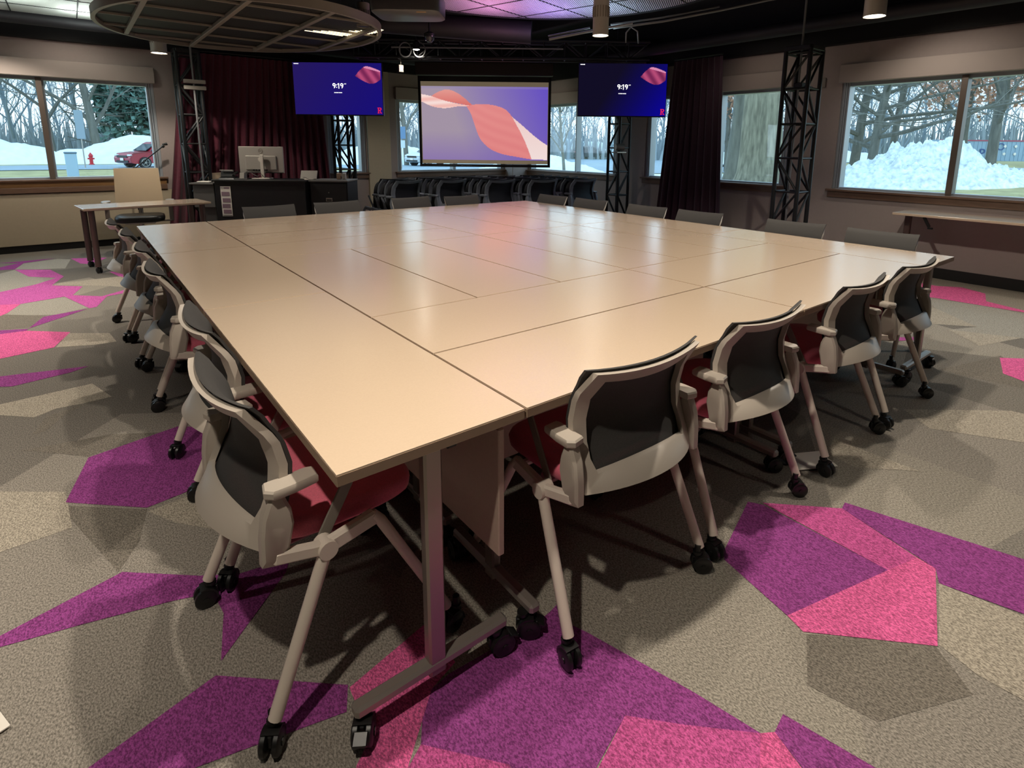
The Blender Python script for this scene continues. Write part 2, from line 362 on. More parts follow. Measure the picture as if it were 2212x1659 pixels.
# ------------------------------------------------------------------ caster, shared by chairs and tables
def caster(m, c, s=1.0, rz=0.0, brake=False, top=.085, gap=.05):
    """twin-wheel caster whose wheels touch z = 0 at c"""
    T0 = m.T.copy(); m.T = T0 @ Matrix.Translation(V(c)) @ Matrix.Rotation(rz, 4, 'Z')
    r = .031 * s
    for q in (-1, 1):
        m.tube([(q * .006 * s, 0, r), (q * .010 * s, 0, r), (q * .020 * s, 0, r), (q * .024 * s, 0, r)], [r * .8, r, r, r * .78], 18)
        m.cyl((q * .024 * s, 0, r), (q * .027 * s, 0, r), r * .3, 10)
    m.box((0, .012 * s, r * 1.35), (.013 * s, .05 * s, r * 1.1), .003)
    hood = []
    for a in range(-10, 130, 20):
        t = math.radians(a); hood.append((math.cos(t), math.sin(t)))
    m.prism([(-.021 * s, y * r * 1.16, r + z * r * 1.16) for y, z in hood] + [(-.021 * s, y * r * .98, r + z * r * .98) for y, z in hood[::-1]], (.042 * s, 0, 0))
    m.cyl((0, .018 * s, r * 1.4), (0, .018 * s, top), .011 * s, 12)
    m.cyl((0, .018 * s, r * 2.2), (0, .018 * s, r * 2.5), .016 * s, 12)
    if brake:
        m.box((0, -.03 * s, r * 1.5), (.034 * s, .03 * s, .008 * s), .003, R=Matrix.Rotation(.5, 3, 'X'))
    m.T = T0

# ------------------------------------------------------------------ nesting chair: faces +y, rear casters stand on y = 0
PR = [(.44, .035), (.50, .045), (.56, .07), (.62, .09), (.68, .095), (.74, .082), (.80, .05), (.86, .01)]
def prof(z):
    if z <= PR[0][0]: return PR[0][1]
    for (a, p), (b, q) in zip(PR, PR[1:]):
        if z <= b: t = (z - a) / (b - a); t = t * t * (3 - 2 * t); return p + (q - p) * (t * .5 + (z - a) / (b - a) * .5)
    return PR[-1][1]
def bsurf(x, z, off=0.0):
    s = min(1, abs(x) / .235)
    k = .045 + .055 * max(0, (.62 - z) / .18) if z < .62 else .045
    return V((x, prof(z) - k * (1 - s * s) + off + .0, z))
def wz(z): return .232 + .014 * max(0, (.60 - z) / .15) + .006 * max(0, (z - .75) / .1)
def loop(inset_t, inset_b, inset_s, n=16):
    zt = .826 - inset_t; zb = .500 + inset_b; pts = []
    def add(x, z, lift=0): pts.append((x, z, lift))
    c = .034
    W = lambda z: wz(z) - inset_s; kb = .012
    for i in range(n + 1):
        s = -1 + 2 * i / n; xx = s * (W(zt) - c * .6); add(xx, zt + .012 * s * s)
    for i in range(1, 10):
        t = i / 10; z = zt - .025 - (zt - zb - .025) * t; add(W(z), z)
    for i in range(n + 1):
        s = 1 - 2 * i / n; add(s * (W(zb) - .012), zb - .018 * s * s)
    for i in range(1, 10):
        t = 1 - i / 10; z = zt - .025 - (zt - zb - .025) * t; add(-W(z), z)
    return pts
def make_chair(label, cat, group, P, flip=False):
    root = thing('nesting_chair', label, cat, group=group)
    # back frame ring
    m = M(); O = loop(0, 0, 0); I = loop(.034, .052, .038); th = .02
    rings = []
    for (x, z, _), (x2, z2, _) in zip(O, I):
        a = bsurf(x, z); b = bsurf(x2, z2); rings.append([a + V((0, -th / 2, 0)), a + V((0, th / 2, 0)), b + V((0, th / 2, 0)), b + V((0, -th / 2, 0))])
    m.loft(rings, False, True)
    m.obj('back_frame', P['frame'], root, angle=62)
    # mesh panel wrapping the front of the frame
    m = M(); nx, nz = 12, 12; A = []; Bk = []
    for j in range(nz + 1):
        z = .515 + (.836 - .515) * j / nz
        for i in range(nx + 1):
            s = -1 + 2 * i / nx; x = s * (wz(z) - .002); e = max(abs(s) ** 6, (j / nz) ** 10)
            zz = z + .010 * s * s * (j / nz)
            A.append(bsurf(x, zz, .030 - .008 * e)); Bk.append(bsurf(x, zz, .017 - .004 * e))
    n = len(A); k = nx + 1; fs = []
    for j in range(nz):
        for i in range(nx):
            a = j * k + i; fs += [(a, a + 1, a + k + 1, a + k), (n + a, n + a + k, n + a + k + 1, n + a + 1)]
    bd = [i for i in range(k)] + [j * k + nx for j in range(1, nz + 1)] + [nz * k + i for i in range(nx - 1, -1, -1)] + [j * k for j in range(nz - 1, 0, -1)]
    for a, b in zip(bd, bd[1:] + bd[:1]): fs.append((a, n + a, n + b, b))
    m.add(A + Bk, fs); m.obj('back_mesh', P['mesh'], root, angle=60)
    # seat
    m = M(); rings = []
    for z, sc in ((-.034, .72), (-.026, .9), (-.01, .985), (.012, 1), (.026, .97), (.034, .9), (.037, .6)):
        rg = []
        for a in range(28):
            t = 2 * PI * a / 28; ct, st = math.cos(t), math.sin(t)
            ex = lambda q: math.copysign(abs(q) ** .55, q)
            x = ex(ct) * .232 * sc; y = ex(st) * .22 * sc
            zz = z - .012 * (y / .22) ** 2 * (1 if y > 0 else -.6) - .02 * (1 - (x / .235) ** 2) * (1 if z < 0 else .3)
            rg.append(V((x, y, zz)))
        rings.append(rg)
    if flip: m.T = Matrix.Translation((0, .17, .60)) @ Matrix.Rotation(math.radians(-82), 4, 'X')
    else: m.T = Matrix.Translation((0, .262, .478))
    m.loft(rings); m.obj('seat', P['seat'], root, angle=60)
    m2 = M(); m2.T = m.T; m2.box((0, 0, -.052), (.34, .30, .014), .006); m2.box((0, -.02, -.064), (.40, .05, .02), .006)
    m2.obj('seat_pan', P['pan'], root)
    for q in (-1, 1):
        # arm upright: a lens-shaped blade rising from the low corner of the back
        m = M()
        pl = [(.020, .462), (.052, .452), (.082, .480), (.098, .545), (.094, .585), (.076, .634), (.050, .634), (.030, .585), (.022, .53)]
        for xx0, ins in ((.240, 0),):
            A = [V((q * .246, y, z)) for y, z in pl]; cy, cz = .058, .555
            ring = lambda x, f: [V((q * x, cy + (y - cy) * f, cz + (z - cz) * f)) for y, z in pl]
            m.loft([ring(.236, .86), ring(.242, 1), ring(.262, 1), ring(.270, .82)])
        up = m.obj('arm_upright', P['frame'], root, angle=30)
        m = M()
        tp = [(.226, .045), (.262, .036), (.280, .052), (.280, .10), (.272, .158), (.228, .162), (.222, .145), (.226, .09)]
        if q < 0: tp = tp[::-1]
        R_ = lambda z, f: [V((q * (.246 + (x - .246) * f), .1 + (y - .1) * f, z)) for x, y in tp]
        m.loft([R_(.628, .93), R_(.633, 1), R_(.646, 1), R_(.651, .93)])
        m.obj('armrest', P['frame'], up, angle=30)
        # side rail: low corner -> hub -> front bend
        m = M(); m.bar((q * .258, .045, .474), (q * .268, .165, .447), .026, .034, .006)
        m.bar((q * .268, .165, .447), (q * .268, .300, .470), .026, .042, .006)
        m.cyl((q * .244, .165, .447), (q * .290, .165, .447), .024, 16)
        m.obj('side_rail', P['leg'], root)
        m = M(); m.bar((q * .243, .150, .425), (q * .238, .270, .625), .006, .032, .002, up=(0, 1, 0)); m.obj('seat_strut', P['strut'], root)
        # legs
        m = M(); m.tube([(q * .268, .290, .478), (q * .270, .312, .452), (q * .290, .500, .085)], .0145, 12)
        lg = m.obj('leg', P['leg'], root, angle=50)
        m = M(); caster(m, (q * .292, .515, 0), .95, rnd.uniform(-1, 1), top=.10); m.obj('caster', P['black'], lg)
        m = M(); m.tube([(q * .270, .170, .455), (q * .272, .160, .43), (q * .297, .008, .085)], [.018, .0165, .0165], 12)
        lg = m.obj('leg', P['leg'], root, angle=50)
        m = M(); caster(m, (q * .300, -.004, 0), 1.0, q * .5 + .4, top=.10); m.obj('caster', P['black'], lg)
    m = M(); m.tube([(-.25, .30, .452), (.25, .30, .452)], .011, 10); m.obj('cross_tube', P['leg'], root)
    return root
CP = dict(frame=MAT['frame'], mesh=MAT['mesh'], seat=MAT['coral'], pan=MAT['pan'], leg=MAT['steel_leg'], strut=MAT['frame_dark'], black=MAT['black'])

# ------------------------------------------------------------------ flip-top tables, 0.5 x 1.5 m
TW, TL, TH = .5, 1.5, .753
def make_table():
    root = thing('training_table', 'x', 'table', group='cream tables pushed together into one big conference table')
    m = M(); m.box((0, 0, TH - .014), (TW - .009, TL - .009, .028), 0, m=0)
    m.obj('tabletop', [MAT['lam']], root, angle=0)
    m = M()
    for q in (-1, 1): m.box((q * (TW / 2 - .0042), 0, TH - .0155), (.0012, TL - .01, .023), 0); m.box((0, q * (TL / 2 - .0042), TH - .0155), (TW - .01, .0012, .023), 0)
    m.obj('edge_band', MAT['lam_edge'], root, angle=0)
    for q in (-1, 1):
        y = q * (TL / 2 - .062)
        m = M(); m.box((0, y, .39), (.050, .034, .66), .006)
        leg = m.obj('leg', MAT['legmetal'], root)
        m = M(); m.box((0, y, .092), (.445, .038, .032), .008); m.obj('foot_bar', MAT['footbar'], leg)
        m = M(); m.box((0, y, .712), (.36, .05, .018), .004); m.box((.06, y - q * .05, .70), (.03, .11, .035), .004); m.obj('flip_bracket', MAT['black'], leg)
        for p in (-1, 1):
            m = M(); caster(m, (p * .205, y + q * .012, 0), 1.06, .4 + p, brake=True, top=.08); m.obj('caster', MAT['black'], leg)
    m = M(); m.box((.205, 0, .50), (.020, TL - .10, .38), .003); pn = m.obj('modesty_panel', MAT['panel'], root)
    m = M()
    for q in (-1, 1): m.bar((.19, q * .55, .70), (.19, q * .50, .62), .010, .016, .002); m.box((.19, q * .5, .61), (.012, .02, .07), .003)
    m.obj('panel_bracket', MAT['black'], pn)
    return root
tb = make_table(); used = False
def put_table(x, y, rz, label):
    """centre x, y"""
    global used
    g = tb['group']
    if not used:
        used = True; tb.location = (x, y, 0); tb.rotation_euler.z = rz; tb['label'] = label; return tb
    return dup(tb, (x, y, 0), rz, label)
h = PI / 2
put_table(.25, .75, 0, 'nearest cream laminate table, at the near left corner of the big table')
put_table(.25, 2.25, 0, 'middle cream laminate table of the left edge of the big table')
put_table(.25, 3.75, 0, 'far cream laminate table of the left edge of the big table')
put_table(3.75, .75, PI, 'cream laminate table at the far right corner of the big table')
put_table(3.75, 2.25, PI, 'middle cream laminate table of the window-side edge of the big table')
put_table(3.75, 3.75, PI, 'farthest cream laminate table of the window-side edge of the big table')
put_table(1.25, .25, h, 'cream table on the front edge, behind the first two front chairs')
put_table(2.75, .25, h, 'cream table on the front edge, behind the last two front chairs')
put_table(1.25, .75, h, 'cream table in the second row from the front, left half')
put_table(2.75, .75, h, 'cream table in the second row from the front, right half')
nm = ['left', 'middle', 'right']
for i in range(3):
    put_table(.75 + .5 * i, 1.75, 0, '%s of three lengthwise cream tables in the left middle of the big table' % nm[i])
    put_table(2.25 + .5 * i, 1.75, 0, '%s of three lengthwise cream tables in the right middle of the big table' % nm[i])
    put_table(2.25 + .5 * i, 3.25, 0, '%s of three lengthwise cream tables toward the far right of the big table' % nm[i])
for i in range(4):
    put_table(1.25, 2.75 + .5 * i, h, '%s crosswise cream table in the far left part of the big table' % ['first', 'second', 'third', 'farthest'][i])
put_table(2.75, 4.25, h, 'crosswise cream table at the far edge, under the projection screen side')

# ------------------------------------------------------------------ chairs round the table
ch = make_chair('x', 'chair', 'grey mesh nesting chairs around the big table', CP); chused = False
ORD = ['first', 'second', 'third', 'fourth', 'fifth', 'sixth']
def put_chair(x, y, rz, label):
    global chused
    if not chused:
        chused = True; ch.location = (x, y, 0); ch.rotation_euler.z = rz; ch['label'] = label; return
    dup(ch, (x, y, 0), rz, label)
for i, (y, x, dz) in enumerate(((.463, -.150, .07), (1.09, -.103, 0), (2.10, -.125, .02), (2.79, -.116, 0), (3.48, -.142, 0), (4.12, -.185, .06))):
    put_chair(x, y, -PI / 2 + dz, ['grey mesh chair with coral seat, nearest on the left edge beside the near corner'][0] if i == 0 else 'grey mesh chair, %s from the near corner along the left edge' % ORD[i])
for i, x in enumerate((.875, 1.56, 2.40, 3.09)):
    put_chair(x, -.109, (-.02, 0, .02, 0)[i], 'grey mesh chair with coral seat, %s from the left on the front edge' % ORD[i])
for i, (y, x) in enumerate(((.50, 4.20), (1.14, 4.20), (2.03, 4.17), (2.65, 4.16), (3.47, 4.17), (4.10, 4.15))):
    put_chair(x, y, PI / 2 + .05, 'taupe mesh chair back, %s from the near right corner along the window-side edge' % ORD[i])
for i, (x, y) in enumerate(((1.05, 4.70), (1.71, 4.75), (2.56, 4.80), (3.15, 4.68))):
    put_chair(x, y, PI + .06, 'mesh chair back seen over the far edge, %s from the left near the black desk' % ORD[i])

# ------------------------------------------------------------------ nested dark chairs under the projection screen
NP = dict(frame=MAT['nest_frame'], mesh=MAT['nest_mesh'], seat=MAT['nest_mesh'], pan=MAT['black'], leg=MAT['nest_frame'], strut=MAT['nest_frame'], black=MAT['black'])
nc = make_chair('x', 'chair', 'dark nesting chairs parked in rows under the screen', NP, flip=True); ncu = False
rows = [((3.29, 6.19), .30, 3), ((3.90, 6.02), .20, 4), ((4.50, 5.66), .07, 6), ((5.10, 5.42), -.05, 6), ((5.76, 5.23), .05, 7)]
rn = ['leftmost', 'second', 'middle', 'fourth', 'rightmost']
dn = ['front', 'second', 'third', 'fourth', 'fifth', 'sixth', 'last']
for r, ((x, y), a, n) in enumerate(rows):
    for i in range(n):
        d = V((-.04, 1)).normalized() * .205 * i
        lb = 'black nesting chair with folded seat, %s chair of the %s parked row under the screen' % (dn[i], rn[r])
        if not ncu:
            ncu = True; o = nc; o.location = (x + d.x, y + d.y, 0); o.rotation_euler.z = a; o.scale = (1.12,) * 3; o['label'] = lb
        else: dup(nc, (x + d.x, y + d.y, 0), a, lb, scale=1.12)

# ------------------------------------------------------------------ side furniture
def side_table():
    t = thing('side_table', 'small cream table on bronze legs by the left wall, before the cream office chair', 'table', (.27, 6.98, 0), .13)
    m = M(); m.box((0, 0, .702), (1.24, .56, .024), .004); m.obj('tabletop', MAT['lam'], t)
    m = M(); m.box((0, 0, .688), (1.21, .53, .006), 0); m.obj('underframe', MAT['dark_leg'], t)
    for x in (-.55, .53):
        for y in (-.23, .23):
            m = M(); m.cyl((x, y, .07), (x, y, .69), .030, 20); lg = m.obj('leg', MAT['dark_leg'], t)
            m = M(); caster(m, (x, y - .018, 0), .95, .3, top=.08); m.obj('caster', MAT['black'], lg)
    return t
side_table()
t = thing('side_table', 'long narrow table with pale top along the right wall under the window', 'table', (6.84, .42, 0), 0)
m = M(); m.box((0, 0, .738), (.50, 1.70, .026), .003); m.obj('tabletop', MAT['lam'], t)
for y in (-.76, .76):
    m = M(); m.box((-.02, y, .40), (.05, .06, .66), .006); lg = m.obj('leg', MAT['dark_leg'], t)
    m = M(); m.box((-.02, y, .09), (.44, .036, .03), .006); m.obj('foot_bar', MAT['dark_leg'], lg)
    for x in (-.2, .16):
        m = M(); caster(m, (x, y - .015, 0), .92, .2, top=.08); m.obj('caster', MAT['black'], lg)
m = M(); m.bar((-.2, .56, .725), (-.2, .50, .62), .014, .03, .003); m.box((-.2, .49, .61), (.014, .05, .02), .003); m.obj('release_lever', MAT['black'], t)

def office_chair(label, loc, rz, black_seat=True, sc=1.0):
    t = thing('office_chair', label, 'chair', loc, rz); t.scale = (sc,) * 3
    # faces local +y
    m = M(); A = []; Bk = []; nx, nz = 10, 14
    for j in range(nz + 1):
        z = .55 + .45 * j / nz
        for i in range(nx + 1):
            s = -1 + 2 * i / nx; w_ = .245 - .02 * (j / nz); y = -.24 - .05 * (j / nz) - .045 * (1 - s * s)
            A.append(V((s * w_, y + .008, z))); Bk.append(V((s * w_, y - .008, z)))
    n = len(A); k = nx + 1; fs = []
    for j in range(nz):
        for i in range(nx):
            a = j * k + i; fs += [(a, a + 1, a + k + 1, a + k), (n + a, n + a + k, n + a + k + 1, n + a + 1)]
    bd = [i for i in range(k)] + [j * k + nx for j in range(1, nz + 1)] + [nz * k + i for i in range(nx - 1, -1, -1)] + [j * k for j in range(nz - 1, 0, -1)]
    for a, b in zip(bd, bd[1:] + bd[:1]): fs.append((a, n + a, n + b, b))
    m.add(A + Bk, fs); bk = m.obj('backrest', MAT['cream_mesh'], t, angle=60)
    m = M(); m.tube([(0, -.30, .42), (0, -.33, .55), (0, -.35, .75)], .02, 10); m.box((0, -.20, .42), (.09, .26, .02), .005); m.obj('back_support', MAT['chrome'], bk)
    m = M(); rings = []
    for z, s_ in ((.385, .9), (.395, .98), (.42, 1), (.45, .98), (.462, .88)):
        rings.append([V((math.copysign(abs(math.cos(a)) ** .5, math.cos(a)) * .25 * s_, math.copysign(abs(math.sin(a)) ** .5, math.sin(a)) * .235 * s_ + .02, z)) for a in [2 * PI * i / 28 for i in range(28)]])
    m.loft(rings); m.obj('seat', MAT['black'] if black_seat else MAT['cream_mesh'], t, angle=60)
    m = M(); m.box((0, .0, .375), (.30, .26, .03), .006); m.obj('seat_plate', MAT['chrome'], t)
    for q in (-1, 1):
        m = M(); m.bar((q * .14, 0, .375), (q * .315, 0, .375), .05, .014, .003); m.bar((q * .315, 0, .37), (q * .315, -.01, .60), .045, .022, .004, up=(0, 1, 0)); a = m.obj('arm_post', MAT['frame_dark'], t)
        m = M(); m.loft([[V((q * .315 + .048 * f * math.cos(u), .02 + .12 * f * math.sin(u), z)) for u in [2 * PI * i / 20 for i in range(20)]] for z, f in ((.600, .5), (.612, .92), (.622, 1), (.632, .92))])
        m.obj('arm_pad', MAT['silver'], a, angle=50)
    m = M(); m.cyl((0, 0, .10), (0, 0, .37), .028, 16); m.lathe([(.05, .07), (.06, .09), (.04, .12), (.03, .16)]); m.obj('gas_column', MAT['chrome'], t)
    for i in range(5):
        a = 2 * PI * i / 5 + .35; d = V((math.cos(a), math.sin(a), 0))
        m = M(); m.bar(d * .04 + V((0, 0, .10)), d * .30 + V((0, 0, .075)), .034, .026, .006); lg = m.obj('base_arm', MAT['chrome'], t)
        m = M(); caster(m, d * .30, .95, a, top=.075); m.obj('caster', MAT['black'], lg)
    return t
office_chair('cream mesh office chair with black seat behind the small side table', (.27, 7.84, 0), PI - .12, True, 1.08)
office_chair('cream office chair partly hidden behind the monitor on the black desk', (1.47, 7.93, 0), PI + .68, False, 1.0).location.z = 0

# microphone boom stand by the left window
t = thing('microphone_stand', 'black microphone boom stand in front of the left window', 'stand', (.31, 8.46, 0))
m = M()
for i in range(3):
    a = 2 * PI * i / 3 + .4; m.tube([(.05 * math.cos(a), .05 * math.sin(a), .12), ((.20 * math.cos(a)), .20 * math.sin(a), .012)], .009, 8)
m.obj('tripod_base', MAT['black'], t)
m = M(); m.cyl((0, 0, .05), (0, 0, 1.06), .011, 10); m.cyl((0, 0, .50), (0, 0, .58), .018, 10); m.box((0, 0, 1.06), (.035, .03, .05), .006); m.obj('pole', MAT['black'], t)
m = M(); m.tube([(-.15, .01, .93), (0, 0, 1.06), (.35, -.02, 1.36)], .008, 8); m.obj('boom_arm', MAT['black'], t)
m = M(); m.tube([(.345, -.02, 1.355), (.37, -.022, 1.375)], .02, 10); m.tube([(.35, -.02, 1.385), (.41, -.025, 1.40)], [.014, .02], 12); m.obj('microphone', MAT['black'], t)

# ------------------------------------------------------------------ presenter desk
ANG = -.673
def on_desk(x, y, z=0):
    c, s = math.cos(ANG), math.sin(ANG)
    return (1.56 + x * c - y * s, 7.115 + x * s + y * c, z)
DT = .945
t = thing('presenter_desk', 'black presenter desk facing the big table, with a printed notice on its front', 'desk', on_desk(0, 0), ANG)
m = M(); m.box((0, .20, .47), (1.20, .40, .90), .004); m.obj('cabinet_body', MAT['desk'], t)
m = M(); m.box((0, .19, .932), (1.24, .44, .026), .004); m.obj('desktop', MAT['desk'], t)
m = M(); m.box((-.76, .20, .72), (.28, .36, .30), .004); m.box((-.77, .19, .885), (.32, .40, .022), .003); m.obj('side_shelf', MAT['desk_grey'], t)
m = M(); m.box((-.76, .22, .29), (.24, .30, .56), .004); m.obj('side_pedestal', MAT['desk_grey'], t)
m = M(); m.box((0, -.002, .87), (1.18, .004, .004), 0); m.obj('front_groove', MAT['black'], t)
m = M(); m.box((-.455, -.004, .655), (.135, .004, .40), 0, m=0)
for i, z in enumerate((.775, .69, .615, .54)):
    m.box((-.455 + (.004 if i % 2 else -.004), -.0072, z - .02), (.105, .0024, .055), .001, m=1)
m.box((-.44, -.0072, .833), (.07, .0024, .018), .001, m=1); m.lathe([(.007, 0), (.007, .002)], (-.508, -.0085, .835), 10, m=1); m.box((-.455, -.0072, .468), (.125, .0024, .006), 0, m=2)
n_ = m.obj('notice', [MAT['paper'], MAT['ink'], MAT['black']]); tag(n_, 'white and mauve printed notice taped to the front of the black desk', 'notice')
n_.location = on_desk(0, 0); n_.rotation_euler.z = ANG
t = thing('storage_cabinet', 'black lockable cabinet at the right end of the presenter desk', 'cabinet', on_desk(.895, .06), ANG)
m = M(); m.box((0, .22, .465), (.50, .44, .91), .004); m.obj('cabinet_body', MAT['desk'], t)
m = M(); m.box((0, .21, .932), (.52, .46, .022), .004); m.obj('cabinet_top', MAT['desk_grey'], t)
m = M(); m.box((0, -.006, .48), (.47, .012, .84), .003); d = m.obj('door', MAT['desk'], t)
m = M(); m.box((0, -.014, .685), (.085, .006, .046), .002, m=0); m.box((0, -.019, .681), (.065, .006, .028), .002, m=1); m.tube([(-.03, -.02, .70), (-.03, -.034, .685), (.03, -.034, .685), (.03, -.02, .70)], .003, 6); m.obj('handle', [MAT['chrome'], MAT['black']], d)
m = M(); m.cyl((0, -.010, .78), (0, -.018, .78), .008, 12); m.obj('lock', MAT['chrome'], d)

t = thing('monitor', 'silver computer monitor seen from behind on the black desk', 'monitor', on_desk(-.06, .22, DT), ANG)
m = M(); m.box((0, .02, .255), (.60, .02, .355), .006); m.box((0, .004, .215), (.42, .02, .19), .008); m.obj('housing', MAT['silver'], t)
m = M(); m.box((0, .033, .255), (.585, .006, .34), .001); m.obj('screen', MAT['black'], t)
m = M(); m.box((0, .0085, .083), (.58, .024, .012), .002)
for i in range(6): m.box((-.1 + i * .035, -.008, .118), (.024, .006, .02), .001)
m.obj('port_strip', MAT['black'], t)
m = M(); m.tube([(.028 * math.cos(a), .009, .375 + .028 * math.sin(a)) for a in [2 * PI * i / 24 for i in range(24)]], .0022, 6, closed=True)
for x0 in (-.014, -.0045, .005, .013): m.box((x0, .008, .375), (.004, .002, .010), 0)
m.obj('round_logo', MAT['frame_dark'], t)
m = M(); m.box((.035, -.045, .16), (.045, .022, .33), .005); m.cyl((.01, -.036, .262), (.01, -.008, .262), .032, 18); m.box((.02, -.03, .008), (.22, .17, .012), .005); m.obj('stand', MAT['white'], t)
m = M(); m.tube([(-.13, -.006, .11), (-.11, -.05, .07), (-.03, -.07, .035), (.02, -.065, .07), (.05, -.06, .03), (.14, -.05, .016)], .004, 6); m.tube([(-.17, -.006, .11), (-.2, -.04, .09), (-.08, -.08, .02), (.0, -.09, .018)], .003, 6); m.obj('cables', MAT['black'], t)

t = thing('desk_phone', 'black desk phone with tilted display on the left of the black desk', 'phone', on_desk(-.47, .13, DT), ANG)
m = M(); m.prism([(-.10, -.07, 0), (-.10, .07, 0), (-.10, .06, .035), (-.10, -.06, .012)], (.20, 0, 0)); m.obj('base', MAT['black'], t)
m = M(); m.box((-.02, .02, .072), (.175, .014, .10), .004, R=Matrix.Rotation(-.35, 3, 'X')); s_ = m.obj('display', MAT['black'], t)
m = M(); m.box((-.02, -.002, .115), (.172, .02, .008), .002); m.obj('display_rim', MAT['silver'], s_)
m = M(); m.tube([(.095, -.05, .045), (.095, .0, .075), (.095, .05, .085)], [.02, .016, .021], 10); m.obj('handset', MAT['black'], t)
o = M(); o.prism([(.16, -.03, 0), (.22, -.03, 0), (.22, .05, 0), (.16, .05, 0)], (.0, .02, .085)); o = o.obj('card_holder', MAT['silver']); o.location = on_desk(-.47, .13, DT + .001); o.rotation_euler.z = ANG; tag(o, 'small silver holder standing just right of the desk phone', 'holder')
t = thing('touch_panel', 'silver tilted touch panel at the right end of the black desk', 'touch panel', on_desk(.60, .16, DT), ANG)
m = M(); m.box((0, .0, .062), (.22, .014, .125), .004, R=Matrix.Rotation(-.45, 3, 'X')); m.obj('tablet', MAT['silver'], t)
m = M(); m.prism([(-.05, -.045, 0), (-.05, .04, 0), (-.05, .01, .05)], (.12, 0, 0)); m.obj('stand', MAT['white'], t)
m = M(); m.tube([(-.06, -.05, .03), (-.02, -.09, .035), (.03, -.09, .008), (.1, -.04, .006)], .003, 6); m.obj('cable', MAT['black'], t)
o = M(); o.box((0, 0, .0425), (.055, .055, .08), .004); o = o.obj('small_box', mat('kraft_box', '8c7460', .8)); o.location = on_desk(.96, .30, DT - .0015); o.rotation_euler.z = ANG; tag(o, 'small brown box on the lockable cabinet, left one of the pair', 'box')
o = M(); o.box((0, 0, .0425), (.045, .06, .08), .004); o = o.obj('small_box', mat('grey_box', '8f8a84', .8)); o.location = on_desk(1.03, .30, DT - .0015); o.rotation_euler.z = ANG; tag(o, 'small grey box on the lockable cabinet, right one of the pair', 'box')
o = M(); o.box((0, 0, .006), (.18, .10, .010), .003); o = o.obj('keyboard', MAT['black']); o.location = on_desk(-.27, .10, DT + .0005); o.rotation_euler.z = ANG; tag(o, 'black keypad lying between the desk phone and the monitor stand', 'keypad')
o = M(); o.box((0, 0, .008), (.17, .12, .012), .003); o = o.obj('document_tray', MAT['paper']); o.location = on_desk(-.79, .14, .8965); o.rotation_euler.z = ANG; tag(o, 'small stack of papers on the grey side shelf of the black desk', 'papers')

# ------------------------------------------------------------------ box trusses
def truss(label, x, y, z1, s=.14, step=.385, rz=0.0, cond=False, dress=0):
    t = thing('truss_tower', label, 'truss', (x, y, 0), rz)
    cs = [(-s, -s), (s, -s), (s, s), (-s, s)]
    for a, b in cs:
        m = M(); m.cyl((a, b, .03), (a, b, z1 - .02), .024, 12); m.obj('chord', MAT['truss'], t)
    m = M(); n = int((z1 - .1) / step); top = z1 - .06
    for k in range(n + 1):
        z = top - k * step
        if z < .08: break
        for i in range(4):
            p, q = cs[i], cs[(i + 1) % 4]
            m.tube([(*p, z), (*q, z)], .012, 8)
            zz = z - step
            if zz > .05:
                if (k + i + (i >= 2)) % 2: m.tube([(*p, z), (*q, zz)], .015, 8)
                else: m.tube([(*q, z), (*p, zz)], .013, 8)
    m.obj('lattice', MAT['truss'], t)
    m = M(); m.box((0, 0, .015), (2 * s + .2, 2 * s + .2, .03), .005); m.obj('base_plate', MAT['truss'], t)
    m = M()
    for i in range(4):
        p, q = cs[i], cs[(i + 1) % 4]; m.bar((*p, z1 - .01), (*q, z1 - .01), .045, .05, .004)
    m.obj('top_collar', MAT['truss'], t)
    return t
t4 = truss('black lattice truss tower standing before the right wall between two windows', 6.20, 2.23, 2.53)
m = M(); m.tube([(-.03, .02, .1), (-.03, .02, 3.3)], .012, 8); m.tube([(.03, .05, 2.4), (.03, .05, 3.3)], .012, 8); m.obj('conduit', MAT['truss_hi'], t4)
m = M(); m.box((-.03, .0, 2.13), (.12, .10, .05), .006); m.box((.06, -.05, 2.11), (.16, .03, .03), .004); m.obj('clamp', MAT['truss'], t4)
t1 = truss('black lattice truss tower in front of the left burgundy curtain by the window', 1.0, 8.08, 2.62, s=.13)
m = M(); m.tube([(.04, -.15, .1), (.04, -.15, 2.86)], .013, 8); m.obj('conduit', MAT['truss_hi'], t1)
m = M(); m.box((.05, -.16, 2.22), (.26, .05, .05), .006, m=0); m.box((.05, -.16, 2.14), (.26, .05, .05), .006, m=0); m.obj('bracket', [MAT['silver']], t1)
t2 = truss('black lattice truss tower carrying the left wall screen', 3.10, 8.12, 2.62, s=.12)
t3 = truss('black lattice truss tower carrying the right wall screen', 6.70, 5.46, 2.62, s=.12)
m = M(); m.cyl((-.19, -.10, 1.42), (-.06, -.16, 1.42), .055, 18); m.box((-.13, -.13, 1.335), (.22, .12, .02), .004); m.obj('shelf_device', MAT['legmetal'], t3)

